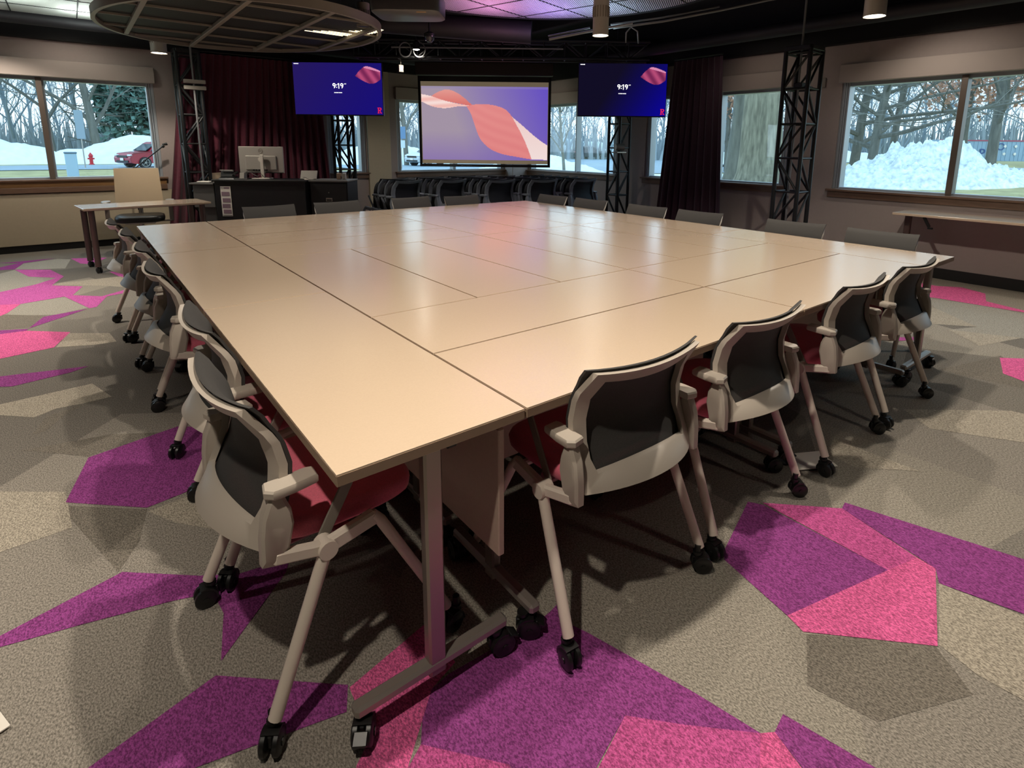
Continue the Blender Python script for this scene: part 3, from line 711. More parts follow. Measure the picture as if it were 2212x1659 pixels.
# horizontal box truss over the projection screen
a, b = V((3.05, 7.30)), V((6.35, 4.63)); dr = (b - a).normalized(); nr = V((-dr.y, dr.x))
t = thing('ceiling_truss', 'black horizontal lattice truss hung above the projection screen', 'truss', (0, 0, 0))
for z in (2.66, 2.90):
    for o_ in (-.12, .12):
        m = M(); p = a + nr * o_; q = b + nr * o_; m.tube([(p.x, p.y, z), (q.x, q.y, z)], .022, 10); m.obj('chord', MAT['truss'], t)
m = M(); L_ = (b - a).length; n = int(L_ / .3)
for i in range(n):
    for o_ in (-.12, .12):
        p = a + dr * (i * L_ / n) + nr * o_; q = a + dr * ((i + 1) * L_ / n) + nr * o_
        z0, z1 = (2.66, 2.90) if i % 2 else (2.90, 2.66); m.tube([(p.x, p.y, z0), (q.x, q.y, z1)], .011, 6); m.tube([(p.x, p.y, 2.66), (p.x, p.y, 2.90)], .010, 6)
    p = a + dr * (i * L_ / n)
    for z in (2.66, 2.90): m.tube([(p.x - nr.x * .12, p.y - nr.y * .12, z), (p.x + nr.x * .12, p.y + nr.y * .12, z)], .010, 6)
m.obj('lattice', MAT['truss'], t)
m = M()
for q in ((3.4, 7.02), (4.7, 5.96), (6.0, 4.91)): m.cyl((*q, 2.9), (*q, 3.4), .012, 8)
m.obj('hanger_rod', MAT['truss'], t)
m = M(); p = a + dr * .55 - nr * .16; q = a + dr * 3.0 - nr * .16; m.tube([(p.x, p.y, 2.785), (q.x, q.y, 2.785)], .012, 8)
m.obj('pipe', MAT['truss_hi'], t)
for i, s0 in enumerate((.75, .95)):
    pc = a + dr * s0 - nr * .17
    o = M(); o.tube([(pc.x + dr.x * .085 * math.cos(u), pc.y + dr.y * .085 * math.cos(u), 2.75 + .10 * math.sin(u)) for u in [2 * PI * k / 26 for k in range(26)]], .009, 6, closed=True)
    o = o.obj('cable_coil', MAT['truss_hi']); tag(o, '%s coil of grey cable hung on the ceiling truss above the left screen edge' % ('left' if i == 0 else 'right'), 'cable')

# ------------------------------------------------------------------ curtains
def curtain(label, P, z0, z1, folds, amp, m_, flare=None, rail=True):
    """P: plan points of the hem line at top, flare: shift of the ends at the bottom"""
    t = thing('curtain', label, 'curtain')
    n = folds * 8; nz = 10; vs = []; fs = []
    P0 = [V(p) for p in P[0]]; P1 = [V(p) for p in P[1]]
    def ev(L, u):
        k = u * (len(L) - 1); i = min(int(k), len(L) - 2); return L[i].lerp(L[i + 1], k - i)
    r = random.Random(folds); ph = [r.uniform(-.6, .6) for _ in range(folds + 1)]; am = [r.uniform(.6, 1.3) for _ in range(folds + 1)]
    for j in range(nz + 1):
        v = j / nz; z = z1 + (z0 - z1) * v
        for i in range(n + 1):
            u = i / n; p = ev(P0, u).lerp(ev(P1, u), v); d = (P0[-1] - P0[0]).normalized(); nn = V((-d.y, d.x))
            k = int(u * folds); A = amp * am[min(k, folds)] * (.55 + .45 * v)
            w_ = math.sin(2 * PI * u * folds + ph[min(k, folds)] * v * math.sin(PI * ((u * folds) % 1)))
            p = p + nn * w_ * A + d * math.sin(2.3 * v + k) * .006
            vs.append((p.x, p.y, z))
    k = n + 1
    for j in range(nz):
        for i in range(n): a_ = j * k + i; fs.append((a_, a_ + 1, a_ + k + 1, a_ + k))
    m = M(); m.add(vs, fs); m.obj('drape', m_, t, angle=80, recalc=False)
    if rail:
        m = M(); p, q = P0[0], P0[-1]; m.tube([(p.x, p.y, z1 + .03), (q.x, q.y, z1 + .03)], .014, 8); m.obj('curtain_rail', MAT['truss'], t)
    return t
curtain('burgundy velvet curtain covering the left wall behind the black desk', ([(.98, 8.43), (2.0, 8.43), (2.86, 8.43)], [(.60, 8.43), (1.8, 8.43), (3.0, 8.43)]), .02, 2.66, 19, .045, MAT['curtain'])
curtain('dark plum velvet curtain gathered between two windows of the right wall', ([(6.62, 4.36), (6.62, 3.56)], [(6.62, 4.60), (6.62, 3.40)]), .02, 2.64, 9, .05, MAT['curtain2'])

# ------------------------------------------------------------------ painted screens
def picture(name, w, h, nx, ny, fn, m_, parent, y=0.0, z0=0.0, x0=0.0):
    vs = [(x0 - w / 2 + w * i / nx, y, z0 + h / 2 - h * j / ny) for j in range(ny + 1) for i in range(nx + 1)]
    k = nx + 1; fs = [(j * k + i, (j + 1) * k + i, (j + 1) * k + i + 1, j * k + i + 1) for j in range(ny) for i in range(nx)]
    me = bpy.data.meshes.new(name); me.from_pydata(vs, [], fs); me.materials.append(m_)
    at = me.color_attributes.new('Col', 'FLOAT_COLOR', 'CORNER'); buf = []
    for j in range(ny):
        for i in range(nx):
            c = srgb([max(0, min(255, q)) / 255 for q in fn((i + .5) / nx, (j + .5) / ny)]); buf += [*c, 1.0] * 4
    at.data.foreach_set('color', buf)
    o = bpy.data.objects.new(name, me); COL.objects.link(o); o.parent = parent; return o
def inside(P, x, y):
    c = False; j = len(P) - 1
    for i in range(len(P)):
        if (P[i][1] > y) != (P[j][1] > y) and x < (P[j][0] - P[i][0]) * (y - P[i][1]) / (P[j][1] - P[i][1]) + P[i][0]: c = not c
        j = i
    return c
def mixc(a, b, t): t = max(0, min(1, t)); return [p + (q - p) * t for p, q in zip(a, b)]
def smooth(P, n=4):
    out = []
    for i in range(len(P) - 1):
        p0 = P[max(i - 1, 0)]; p1 = P[i]; p2 = P[i + 1]; p3 = P[min(i + 2, len(P) - 1)]
        for k in range(n):
            t = k / n
            out.append(tuple(.5 * (2 * p1[a] + (p2[a] - p0[a]) * t + (2 * p0[a] - 5 * p1[a] + 4 * p2[a] - p3[a]) * t * t + (3 * p1[a] - p0[a] - 3 * p2[a] + p3[a]) * t ** 3) for a in (0, 1)))
    return out + [P[-1]]
up_a = smooth([(-.01, .105), (.08, .135), (.2, .20), (.38, .255), (.58, .245)]); lo_a = smooth([(-.01, .20), (.09, .275), (.19, .295), (.28, .27), (.38, .262), (.58, .245)])
strand = up_a + lo_a[::-1]
lobe = smooth([(.075, .14), (.13, .08), (.20, .045), (.27, .075), (.34, .155), (.40, .25)]) + [(.36, .252), (.2, .20)]
leafU = smooth([(.355, .262), (.45, .235), (.56, .245), (.66, .30), (.715, .40), (.755, .52), (.80, .66), (.845, .84), (.875, .985)])
leafL = smooth([(.355, .262), (.39, .37), (.42, .52), (.46, .70), (.53, .83), (.63, .91), (.75, .95), (.875, .985)])
leaf = leafU + leafL[::-1]
wing = smooth([(.715, .40), (.80, .52), (.88, .64), (.94, .72), (1.01, .80)]) + [(1.01, .99), (.875, .985)] + leafU[-2:16:-1]
def wall_picture(u, v):
    base = mixc([168, 152, 170], [106, 84, 200], (u - .25) * 1.25 + (.35 - v) * .25)
    base = mixc(base, [122, 96, 184], max(0, v - .6) * 1.3)
    if v < .03: base = mixc(base, [150, 140, 180], .4)
    if inside(lobe, u, v): base = mixc([222, 118, 112], [238, 168, 158], (.25 - v) * 4)
    if inside(strand, u, v): base = mixc([250, 192, 184], [255, 228, 222], .5 + .5 * math.sin(v * 60 + u * 8))
    if inside(leaf, u, v):
        fold = math.sin((v * 1.3 - u * 1.0) * 34 + math.sin(u * 9) * 1.5)
        base = mixc([229, 133, 133], [233, 140, 138], .5 + .5 * fold); base = mixc(base, [246, 174, 166], max(0, .9 - v) * .25)
    if inside(wing, u, v): base = mixc([244, 200, 196], [250, 236, 232], .4 + (v - .5) * .8)
    return base
scr_m = emis('projected_picture_light', 'ffffff', .80, True)
ps = thing('projection_screen', 'large projection screen with a pink ribbon picture hung across the far corner', 'screen', (5.26, 7.265, 1.825), -.6806)
w_, h_ = 2.27, 1.50
m = M()
m.box((-w_ / 2 + .022, .01, 0), (.044, .012, h_), .002); m.box((w_ / 2 - .022, .01, 0), (.044, .012, h_), .002)
m.box((0, .01, h_ / 2 - .045), (w_, .012, .09), .002); m.box((0, .01, -h_ / 2 + .012), (w_, .014, .024), .002)
m.obj('black_border', MAT['black'], ps)
m = M(); m.box((0, .012, -.02), (w_ - .06, .006, h_ - .11), 0); m.obj('canvas', mat('screen_canvas', 'a8977c', .9, emit='a8977c', es=.25), ps)
picture('projected_picture', 2.165, 1.235, 230, 131, wall_picture, scr_m, ps, y=.006, z0=-.035)
m = M(); m.cyl((-w_ / 2, .01, -h_ / 2 - .006), (w_ / 2, .01, -h_ / 2 - .006), .016, 12); m.obj('bottom_bar', MAT['black'], ps)
m = M(); m.box((0, .02, h_ / 2 + .115), (w_ + .06, .16, .21), .01); hs = m.obj('housing', mat('screen_housing_brown', '2a201d', .6), ps)
m = M()
for q in (-.7, .7): m.cyl((q, .02, h_ / 2 + .2), (q, .02, 1.55), .01, 8)
m.obj('suspension_rod', MAT['truss'], ps)

# wall-screen pictures
petal = smooth([(.70, .25), (.755, .14), (.82, .065), (.90, .09), (.985, .15)]) + smooth([(.985, .31), (.93, .375), (.87, .395), (.79, .345), (.70, .25)])
def tvpic(dark):
    def f(u, v):
        b = mixc([42, 28, 100], [28, 18, 128], u * .8 + v * .3)
        if dark: b = mixc([20, 16, 40], [14, 8, 150], (u - .35) * 1.4 + (v - .5) * .5)
        if inside(petal, u, v):
            b = mixc([132, 44, 92], [196, 82, 128], .5 + .5 * math.sin(u * 50 - v * 20)); 
            if v < .10 + (u - .82) * .45 and u > .80: b = [236, 150, 190]
        return b
    return f
FONT = None
def text_mesh(name, s, size, m_, parent, loc, bold=0.0):
    cu = bpy.data.curves.new(name, 'FONT'); cu.body = s; cu.size = size; cu.align_x = 'CENTER'; cu.align_y = 'CENTER'; cu.offset = bold; cu.extrude = .0005
    tmp = bpy.data.objects.new(name, cu); me = bpy.data.meshes.new_from_object(tmp); bpy.data.objects.remove(tmp)
    me.materials.clear(); me.materials.append(m_)
    o = bpy.data.objects.new(name, me); COL.objects.link(o); o.parent = parent; o.location = loc; o.rotation_euler.x = PI / 2; return o
tv_em = emis('wall_screen_light', 'ffffff', .72, True); txt_em = emis('white_screen_text', 'ffffff', 1.3); red_em = emis('red_screen_letter', 'd8204e', 1.0)
def block_R(parent, x, z, s):
    m = M(); d = (0, .0015, 0)
    def pp(L): m.prism([(x + a * s, -.0085, z + b * s) for a, b in L], d)
    pp([(-.36, -.5), (-.02, -.5), (-.02, -.38), (-.10, -.38), (-.10, .38), (-.02, .38), (-.02, .5), (-.36, .5), (-.36, .38), (-.28, .38), (-.28, -.38), (-.36, -.38)])
    pp([(-.02, .5), (.16, .5), (.29, .44), (.35, .33), (.35, .18), (.29, .07), (.16, .0), (-.10, .0), (-.10, .12), (.10, .12), (.16, .19), (.16, .32), (.10, .38), (-.02, .38)])
    pp([(-.02, .0), (.14, .02), (.27, -.38), (.40, -.38), (.40, -.5), (.16, -.5), (.04, -.10), (-.02, -.10)])
    return m.obj('letter_R', red_em, parent, angle=0)
def tv(label, loc, rz, w, h, dark):
    t = thing('wall_screen', label, 'screen', loc, rz)
    m = M(); m.box((0, .03, 0), (w, .05, h), .006); m.box((0, .075, 0), (w * .6, .05, h * .6), .01); m.obj('housing', MAT['black'], t)
    picture('screen_picture', w - .02, h - .025, 200, 112, tvpic(dark), tv_em, t, y=.0035, z0=.003)
    m = M(); H_ = .078
    def ring(cx, cz, rx, rz_, wd, a0, a1, n=22):
        for k in range(n):
            u, v = a0 + (a1 - a0) * k / n, a0 + (a1 - a0) * (k + 1) / n; A = lambda q, f: (cx + (rx + f) * math.cos(q), 0, cz + (rz_ + f) * math.sin(q))
            m.prism([A(u, -wd / 2), A(u, wd / 2), A(v, wd / 2), A(v, -wd / 2)], (0, .001, 0))
    def nine(cx):
        ring(cx, .045 + H_ * .22, .0165, .0165, .013, 0, 2 * PI); ring(cx - .010, .045 + H_ * .20, .0265, .047, .013, 0, -PI * .42, 12)
    nine(-.058); nine(.058)
    for z_ in (.045 - .020, .045 + .014): m.box((-.020, .0005, z_), (.013, .001, .013), 0)
    m.box((.013, .0005, .045), (.013, .001, H_), 0); m.prism([(.007, 0, .045 + H_ / 2), (.007, 0, .045 + H_ / 2 - .016), (-.006, 0, .045 + H_ / 2 - .022), (-.006, 0, .045 + H_ / 2 - .010)], (0, .001, 0))
    m.obj('clock_digits', txt_em, t, angle=0)
    text_mesh('clock_suffix', 'AM', .024, txt_em, t, (.108, .001, .074), 0)
    m = M(); x = -.055
    for wd in (.012, .010, .012, .014, .008, .012, .010, .014, .010):
        m.box((x, 0, -.052), (wd - .002, .001, .012), .0); x += .0135
    for i in range(6): m.box((-w / 2 + .035 + i * .012, 0, h / 2 - .028), (.010, .001, .011), 0)
    m.obj('small_caption', txt_em, t, angle=0)
    block_R(t, w / 2 - .060, -h / 2 + .080, .085)
    m = M(); m.box((.0, .13, 0), (.22, .06, .22), .006); m.bar((0, .14, 0), (.06, .36, 0), .06, .06, .006); m.obj('mount_arm', MAT['truss'], t)
    return t
tv('left wall screen showing 9:19 beside the burgundy curtain', (2.886, 7.66, 2.232), -.683, 1.345, .775, False)
tv('right wall screen showing 9:19 between the projection screen and the plum curtain', (6.36, 5.115, 2.28), -.683, 1.37, .80, True)

# ------------------------------------------------------------------ ceiling
def fit_ellipse_ring(cx, cy, a, b, rot, n=96):
    return [(cx + a * math.cos(t) * math.cos(rot) - b * math.sin(t) * math.sin(rot), cy + a * math.cos(t) * math.sin(rot) + b * math.sin(t) * math.cos(rot)) for t in [2 * PI * i / n for i in range(n)]]
def slats_mat(name, col, dark, scale, rot, metal=.4, rough=.4):
    m = bpy.data.materials.new(name); m.use_nodes = True; nt = m.node_tree; N = nt.nodes; L = nt.links; b = N['Principled BSDF']
    b.inputs['Metallic'].default_value = metal; b.inputs['Roughness'].default_value = rough
    tc = N.new('ShaderNodeTexCoord'); mp = N.new('ShaderNodeMapping'); mp.inputs['Rotation'].default_value = (0, 0, rot)
    w = N.new('ShaderNodeTexWave'); w.inputs['Scale'].default_value = scale; w.wave_profile = 'SIN'
    r = N.new('ShaderNodeValToRGB'); r.color_ramp.elements[0].position = .35; r.color_ramp.elements[1].position = .6
    r.color_ramp.elements[0].color = (*srgb(dark), 1); r.color_ramp.elements[1].color = (*srgb(col), 1)
    L.new(tc.outputs['Object'], mp.inputs[0]); L.new(mp.outputs[0], w.inputs['Vector']); L.new(w.outputs['Fac'], r.inputs[0]); L.new(r.outputs[0], b.inputs['Base Color'])
    bp = N.new('ShaderNodeBump'); bp.inputs['Distance'].default_value = .01; bp.inputs['Strength'].default_value = .6; L.new(w.outputs['Fac'], bp.inputs['Height']); L.new(bp.outputs[0], b.inputs['Normal'])
    return m
# suspended oval cloud
E = (1.19, 5.59, 1.24, 1.53, .22)
t = thing('ceiling_cloud', 'oval grey-rimmed perforated ceiling cloud hanging at the upper left', 'ceiling panel')
o_ = fit_ellipse_ring(*E); i_ = fit_ellipse_ring(E[0], E[1], E[2] - .035, E[3] - .035, E[4])
m = M(); m.loft([[V((*p, 2.545)), V((*p, 2.625)), V((*q, 2.625)), V((*q, 2.545))] for p, q in zip(o_, i_)], False, True); m.obj('rim', MAT['ring'], t, angle=40)
m = M(); q = fit_ellipse_ring(E[0], E[1], E[2] - .03, E[3] - .03, E[4]); m.prism([(*p, 2.585) for p in q], (0, 0, .012)); m.obj('perforated_panel', slats_mat('cloud_perforation', '2e2b2b', '0c0b0b', 22, .8, .2, .6), t, angle=0)
def chord_(axis, c):
    # intersections of the inner ellipse with a straight line
    P_ = i_; out = []; k = 0 if axis == 'x' else 1
    for a_, b_ in zip(P_, P_[1:] + P_[:1]):
        if (a_[k] - c) * (b_[k] - c) <= 0 and a_[k] != b_[k]:
            t_ = (c - a_[k]) / (b_[k] - a_[k]); out.append((a_[0] + (b_[0] - a_[0]) * t_, a_[1] + (b_[1] - a_[1]) * t_))
    return out[:2]
for x in (.26, .92, 1.585, 2.17):
    c_ = chord_('x', x); m = M(); m.bar((*c_[0], 2.565), (*c_[1], 2.565), .042, .035, .003); m.obj('cross_bar', MAT['ring'], t)
for y in (4.45, 5.05, 5.65, 6.25, 6.75):
    c_ = chord_('y', y); m = M(); m.bar((*c_[0], 2.572), (*c_[1], 2.572), .014, .02, .002); m.obj('grid_rod', MAT['ring'], t)
m = M()
for q_ in ((.4, 5.0), (1.9, 4.8), (.6, 6.6), (1.9, 6.2)): m.cyl((*q_, 2.6), (*q_, 3.4), .004, 6)
m.obj('suspension_wire', MAT['truss_hi'], t)
glow = emis('warm_louver_glow', 'ffe9b8', 3.0)  # self-glow standing in for lamp light shining through the slots
m = M()
for i in range(13):
    y = 4.72 + .050 * i; x = 2.31 + .010 * i - .0022 * i * i; m.bar((x - .05 - .03 * i, y, 2.583), (x, y + .03, 2.583), .020, .002)
m.obj('lit_slots', glow, t)
# big round corrugated clouds
def round_cloud(label, c, r, z, m_, lines):
    t = thing('ceiling_cloud', label, 'ceiling panel')
    P_ = [(c[0] + r * math.cos(a), c[1] + r * math.sin(a)) for a in [2 * PI * i / 96 for i in range(96)]]
    m = M(); m.prism([(*p, z) for p in P_], (0, 0, .02)); m.obj('corrugated_panel', m_, t, angle=0)
    m = M(); m.loft([[V((*p, z - .012)), V((*p, z + .05)), V((c[0] + (p[0] - c[0]) * .985, c[1] + (p[1] - c[1]) * .985, z + .05)), V((c[0] + (p[0] - c[0]) * .985, c[1] + (p[1] - c[1]) * .985, z - .012))] for p in P_], False, True); m.obj('rim', MAT['soffit'], t, angle=40)
    m = M()
    for a in lines:
        for k in (-3, -2, -1, 0, 1, 2, 3):
            d = k * .6
            if abs(d) > r * .95: continue
            hl = math.sqrt(r * r - d * d) - .03; u = V((math.cos(a), math.sin(a))); n = V((-u.y, u.x))
            p, q = V(c) + n * d - u * hl, V(c) + n * d + u * hl; m.bar((p.x, p.y, z - .002), (q.x, q.y, z - .002), .012, .006)
    m.obj('joint_lines', MAT['soffit'], t)
    m = M()
    for a in range(4): m.cyl((c[0] + r * .7 * math.cos(a * PI / 2 + .5), c[1] + r * .7 * math.sin(a * PI / 2 + .5), z + .01), (c[0] + r * .7 * math.cos(a * PI / 2 + .5), c[1] + r * .7 * math.sin(a * PI / 2 + .5), 3.4), .005, 6)
    m.obj('suspension_wire', MAT['truss'], t)
round_cloud('round corrugated metal ceiling cloud lit violet at the top centre', (3.05, 3.0), 1.8, 2.9, slats_mat('corrugated_metal', 'c4bccb', '2c2a36', 15, 1.0, .3, .45), (.25, 1.82))
round_cloud('pale grey corrugated ceiling cloud at the top left corner', (-.1, 6.5), 1.95, 2.9, slats_mat('corrugated_metal_pale', 'c8cbc4', '7d807c', 18, .4, .1, .6), (0, 1.57))

# can lights
def can(label, x, y, zb, r=.070, hh=.34, lit=True, power=60, spot=1.9, col=(1, .86, .70), blend=.25, lamp=True, aim=None, hang=True):
    t = thing('pendant_can_light', label, 'ceiling lamp', (x, y, 0))
    m = M(); m.lathe([(r * .93, zb + .02), (r, zb), (r, zb + hh * .42), (r * .97, zb + hh * .42), (r * .97, zb + hh * .72), (r, zb + hh * .72), (r, zb + hh), (r * .9, zb + hh + .004)], seg=28)
    m.obj('housing', MAT['silver'] if lit else MAT['frame_dark'], t, angle=30)
    m = M()
    for i in range(18):
        a = 2 * PI * i / 18; m.box((r * .985 * math.cos(a), r * .985 * math.sin(a), zb + hh * .57), (.012, .006, hh * .27), 0, rz=a)
    m.obj('vent_slots', MAT['frame_dark'], t, angle=0)
    m = M(); m.cyl((0, 0, zb + .006), (0, 0, zb + .010), r * .9, 24); m.obj('lens', MAT['bulb'] if lit else MAT['black'], t)
    if hang:
        m = M(); m.cyl((0, 0, zb + hh), (0, 0, 3.4), .012, 8); m.obj('stem', MAT['truss'], t)
    return t
def spot(x, y, z, power, size=2.2, col=(1, .85, .68), blend=.35, rad=.035, tgt=None):
    l = bpy.data.lights.new('can_and_fill_spot', 'SPOT'); l.energy = power; l.spot_size = size; l.spot_blend = blend; l.color = col; l.shadow_soft_size = rad
    o = bpy.data.objects.new('can_and_fill_spot', l); COL.objects.link(o); o.location = (x, y, z)
    if tgt: o.rotation_euler = (V(tgt) - V((x, y, z))).to_track_quat('-Z', 'Y').to_euler()
    return o
can('lit pendant can light below the round violet ceiling cloud', 3.41, 2.68, 2.385)
can('lit pendant can light at the upper right of the photo near the right wall', 4.10, .70, 2.33)
can('lit pendant can light peeking below the far edge of the oval cloud', .62, 7.35, 2.47, r=.085, hh=.26)
can('unlit grey pendant can between the oval cloud and the projector', 2.05, 4.62, 2.56, r=.065, hh=.22, lit=False)
t = thing('spot_lamp', 'small bright spot lamp hanging under the ceiling truss left of the projection screen', 'ceiling lamp', (3.61, 6.52, 2.74))
m = M(); m.lathe([(.02, .12), (.045, .10), (.05, .0), (.046, .002)]); m.obj('housing', MAT['truss'], t)
m = M(); m.lathe([(.001, -.006), (.04, -.004), (.046, .004)]); m.obj('lens', emis('spot_lens', 'fff6e6', 40), t)
m = M(); m.cyl((0, 0, .1), (0, 0, .66), .008, 8); m.obj('stem', MAT['truss'], t)

# projector
t = thing('projector', 'dark grey ceiling projector with rounded housing at the top of the photo', 'projector', (1.74, 3.03, 2.44), -.68)
m = M(); rg = lambda z, f: [V((math.copysign(abs(math.cos(a)) ** .35, math.cos(a)) * .255 * f, math.copysign(abs(math.sin(a)) ** .35, math.sin(a)) * .20 * f, z)) for a in [2 * PI * i / 40 for i in range(40)]]
m.loft([rg(-.075, .94), rg(-.068, .985), rg(-.04, 1), rg(.05, 1), (rg(.075, .93))]); m.obj('housing', mat('projector_grey', '3c3a3d', .4), t, angle=40)
m = M(); m.cyl((.02, .19, 0), (.02, .24, 0), .05, 20); m.obj('lens_barrel', MAT['black'], t)
m = M(); m.box((.12, -.155, -.0755), (.07, .012, .004), .001); m.obj('amber_label', mat('amber_sticker', 'b98a4a', .6), t)
m = M(); m.cyl((0, 0, .07), (0, 0, 1.01), .022, 12); m.box((0, 0, .085), (.16, .16, .02), .004); m.obj('ceiling_mount', MAT['truss'], t)
m = M(); m.box((-.245, .0, -.02), (.01, .25, .012), .002, R=Matrix.Rotation(.25, 3, 'X')); m.obj('chrome_trim', MAT['chrome'], t)

# ducts, pipes, conduits, camera dome
duct = mat('painted_duct_black', '1b181d', .6)
o = M(); o.tube([(2.1, 6.75, 2.99), (2.7, 6.15, 2.95), (3.5, 5.36, 2.86), (4.25, 4.72, 2.80)], .14, 20); tag(o.obj('air_duct', duct), 'large black round air duct running below the ceiling behind the projector', 'duct')
o = M(); o.box((4.15, 5.35, 3.05), (.55, .55, .28), .02, rz=-.68); tag(o.obj('duct_box', duct), 'black duct box above the projection screen', 'duct')
o = M(); o.tube([(6.62, -4.8, 2.86), (6.62, 6.2, 2.86)], .085, 16); tag(o.obj('ceiling_pipe', duct), 'thick black pipe along the right wall under the ceiling', 'pipe')
o = M(); o.tube([(-4.8, 8.28, 2.86), (5.3, 8.28, 2.86)], .085, 16); tag(o.obj('ceiling_pipe', duct), 'thick black pipe along the left wall under the ceiling', 'pipe')
o = M(); o.box((5.3, 2.2, 3.22), (.12, 9.5, .24), .01); tag(o.obj('ceiling_beam', MAT['void']), 'black steel beam under the ceiling on the right', 'beam')
o = M(); o.tube([(4.28, 3.36, 2.66), (4.7, 3.03, 2.735), (5.2, 2.66, 2.86), (5.6, 2.36, 2.97), (6.1, 1.9, 3.08), (6.5, 1.2, 3.12)], .012, 8)
o.tube([(4.28, 3.40, 2.70), (4.7, 3.07, 2.775), (5.2, 2.70, 2.90)], .009, 6); tag(o.obj('conduit', MAT['truss_hi']), 'pale conduit rising to the right below the ceiling beside the violet cloud', 'conduit')
o = M(); o.tube([(3.72, 3.75, 2.53), (4.07, 3.48, 2.62), (4.4, 3.2, 2.70)], .014, 8); o.tube([(3.74, 3.79, 2.57), (4.09, 3.52, 2.66)], .009, 6); tag(o.obj('conduit', MAT['truss_hi']), 'short pale conduit left of the lit can light', 'conduit')
o = M(); o.tube([(4.33, 3.22, 2.50), (4.33, 3.22, 2.60), (4.38, 3.2, 2.66), (4.45, 3.17, 2.62), (4.46, 3.16, 2.50)], .008, 6); tag(o.obj('cable', MAT['truss_hi']), 'looped grey cable hanging beside the long pale conduit', 'cable')
t = thing('camera_dome', 'small dark camera dome hanging below the black duct', 'camera', (3.0, 5.02, 2.63))
m = M(); m.lathe([(.001, -.055), (.03, -.048), (.052, -.02), (.058, .01)]); m.obj('dome', mat('smoked_dome', '2a2930', .1), t)
m = M(); m.lathe([(.062, .01), (.064, .04), (.03, .06)]); m.cyl((0, 0, .05), (0, 0, .25), .012, 8); m.obj('base', MAT['truss'], t)
o = M(); o.box((0, 0, 0), (.016, .10, .12), .004); o = o.obj('thermostat', MAT['frame_dark']); o.location = (X1 - .0085, 2.43, 2.24); tag(o, 'small dark control box on the right wall beside the lattice tower', 'control box')
o = M(); o.box((0, 0, 0), (.07, .03, .10), .004); o.cyl((0, 0, .05), (0, 0, .30), .004, 6); o = o.obj('hanging_sensor', MAT['frame_dark']); o.location = (3.50, 6.80, 2.50); tag(o, 'small pale box hanging below the ceiling truss left of the projection screen', 'sensor')
# paper sheets on the carpet
o = M(); o.box((0, 0, 0), (.20, .13, .003), 0); o = o.obj('paper_sheet', MAT['paper']); o.location = (2.15, -.02, .008); o.rotation_euler.z = -.5; tag(o, 'white paper lying on the carpet under the third front chair', 'paper')
o = M(); o.box((0, 0, 0), (.12, .16, .003), 0); o = o.obj('paper_sheet', MAT['paper']); o.location = (-.705, .68, .008); o.rotation_euler.z = .35; tag(o, 'corner of a white sheet on the carpet at the left edge of the photo', 'paper')

# ------------------------------------------------------------------ outdoors
snow = mat('snow', 'dfe9ee', .8, noise=.06, nscale=3); dirty = mat('dirty_snow', 'd6dde0', .85, noise=.3, nscale=5)
grass = mat('winter_grass', '9c9468', .95, noise=.25, nscale=1.5); asphalt = mat('wet_asphalt', '8b9aa6', .6, noise=.08, nscale=1)
bark = mat('grey_bark', '6a6a63', .9, noise=.25, nscale=6, stretch=(1, 1, .2)); bark2 = mat('oak_bark', '7d7a6c', .95, noise=.4, nscale=9, stretch=(1, 1, .18), bump=.6)
haze = mat('hazy_far_bark', '8f9da6', .95); leafm = mat('dry_orange_leaves', 'b88c74', .9, noise=.3, nscale=8); needles = mat('pine_needles', '6f9188', .9, noise=.3, nscale=6); bush_m = mat('hazy_brush', '969fa3', .95)  # distance haze put into the far bark and brush colours
CX, CY = -.347, -1.07
def g(x, y):
    az = math.degrees(math.atan2(y - CY, x - CX)); w_ = max(0, min(1, (33 - az) / 8))
    return -.2 + min(.75, .034 * max(0, x - 25)) * w_
m = M(); n = 70; gx = [-90 + 220 * i / n for i in range(n + 1)]; gy = [-90 + 220 * i / n for i in range(n + 1)]
def inroom(x, y): return False
vs = [(x, y, g(x, y) - .0) for y in gy for x in gx]
fs = [(j * (n + 1) + i, j * (n + 1) + i + 1, (j + 1) * (n + 1) + i + 1, (j + 1) * (n + 1) + i) for j in range(n) for i in range(n)]
m.add(vs, fs); o = m.obj('lawn', grass, angle=60, recalc=False); struct(o)
def patch(name, P_, m_, dz=.03, lab=None):
    # subdivided polygon following the ground
    bm = bmesh.new(); vv = [bm.verts.new((x, y, 0)) for x, y in P_]; bm.faces.new(vv)
    bmesh.ops.triangulate(bm, faces=bm.faces[:])
    for _ in range(4): bmesh.ops.subdivide_edges(bm, edges=bm.edges[:], cuts=1, use_grid_fill=True)
    for v_ in bm.verts: v_.co.z = g(v_.co.x, v_.co.y) + dz
    bmesh.ops.recalc_face_normals(bm, faces=bm.faces[:])
    me = bpy.data.meshes.new(name); bm.to_mesh(me); bm.free(); me.materials.append(m_); o = bpy.data.objects.new(name, me); COL.objects.link(o); return struct(o)
patch('road', [(-90, 41), (14, 41), (14, 49), (-90, 49)], asphalt)
patch('parking_lot', [(14, 26), (48, 16), (80, 30), (75, 76), (14, 78)], asphalt)
patch('driveway', [(33, -30), (38, -30), (44, 14), (39, 14)], asphalt)
patch('snow_field', [(15, 19), (30, 13), (34, 17), (16, 27)], snow, .05)
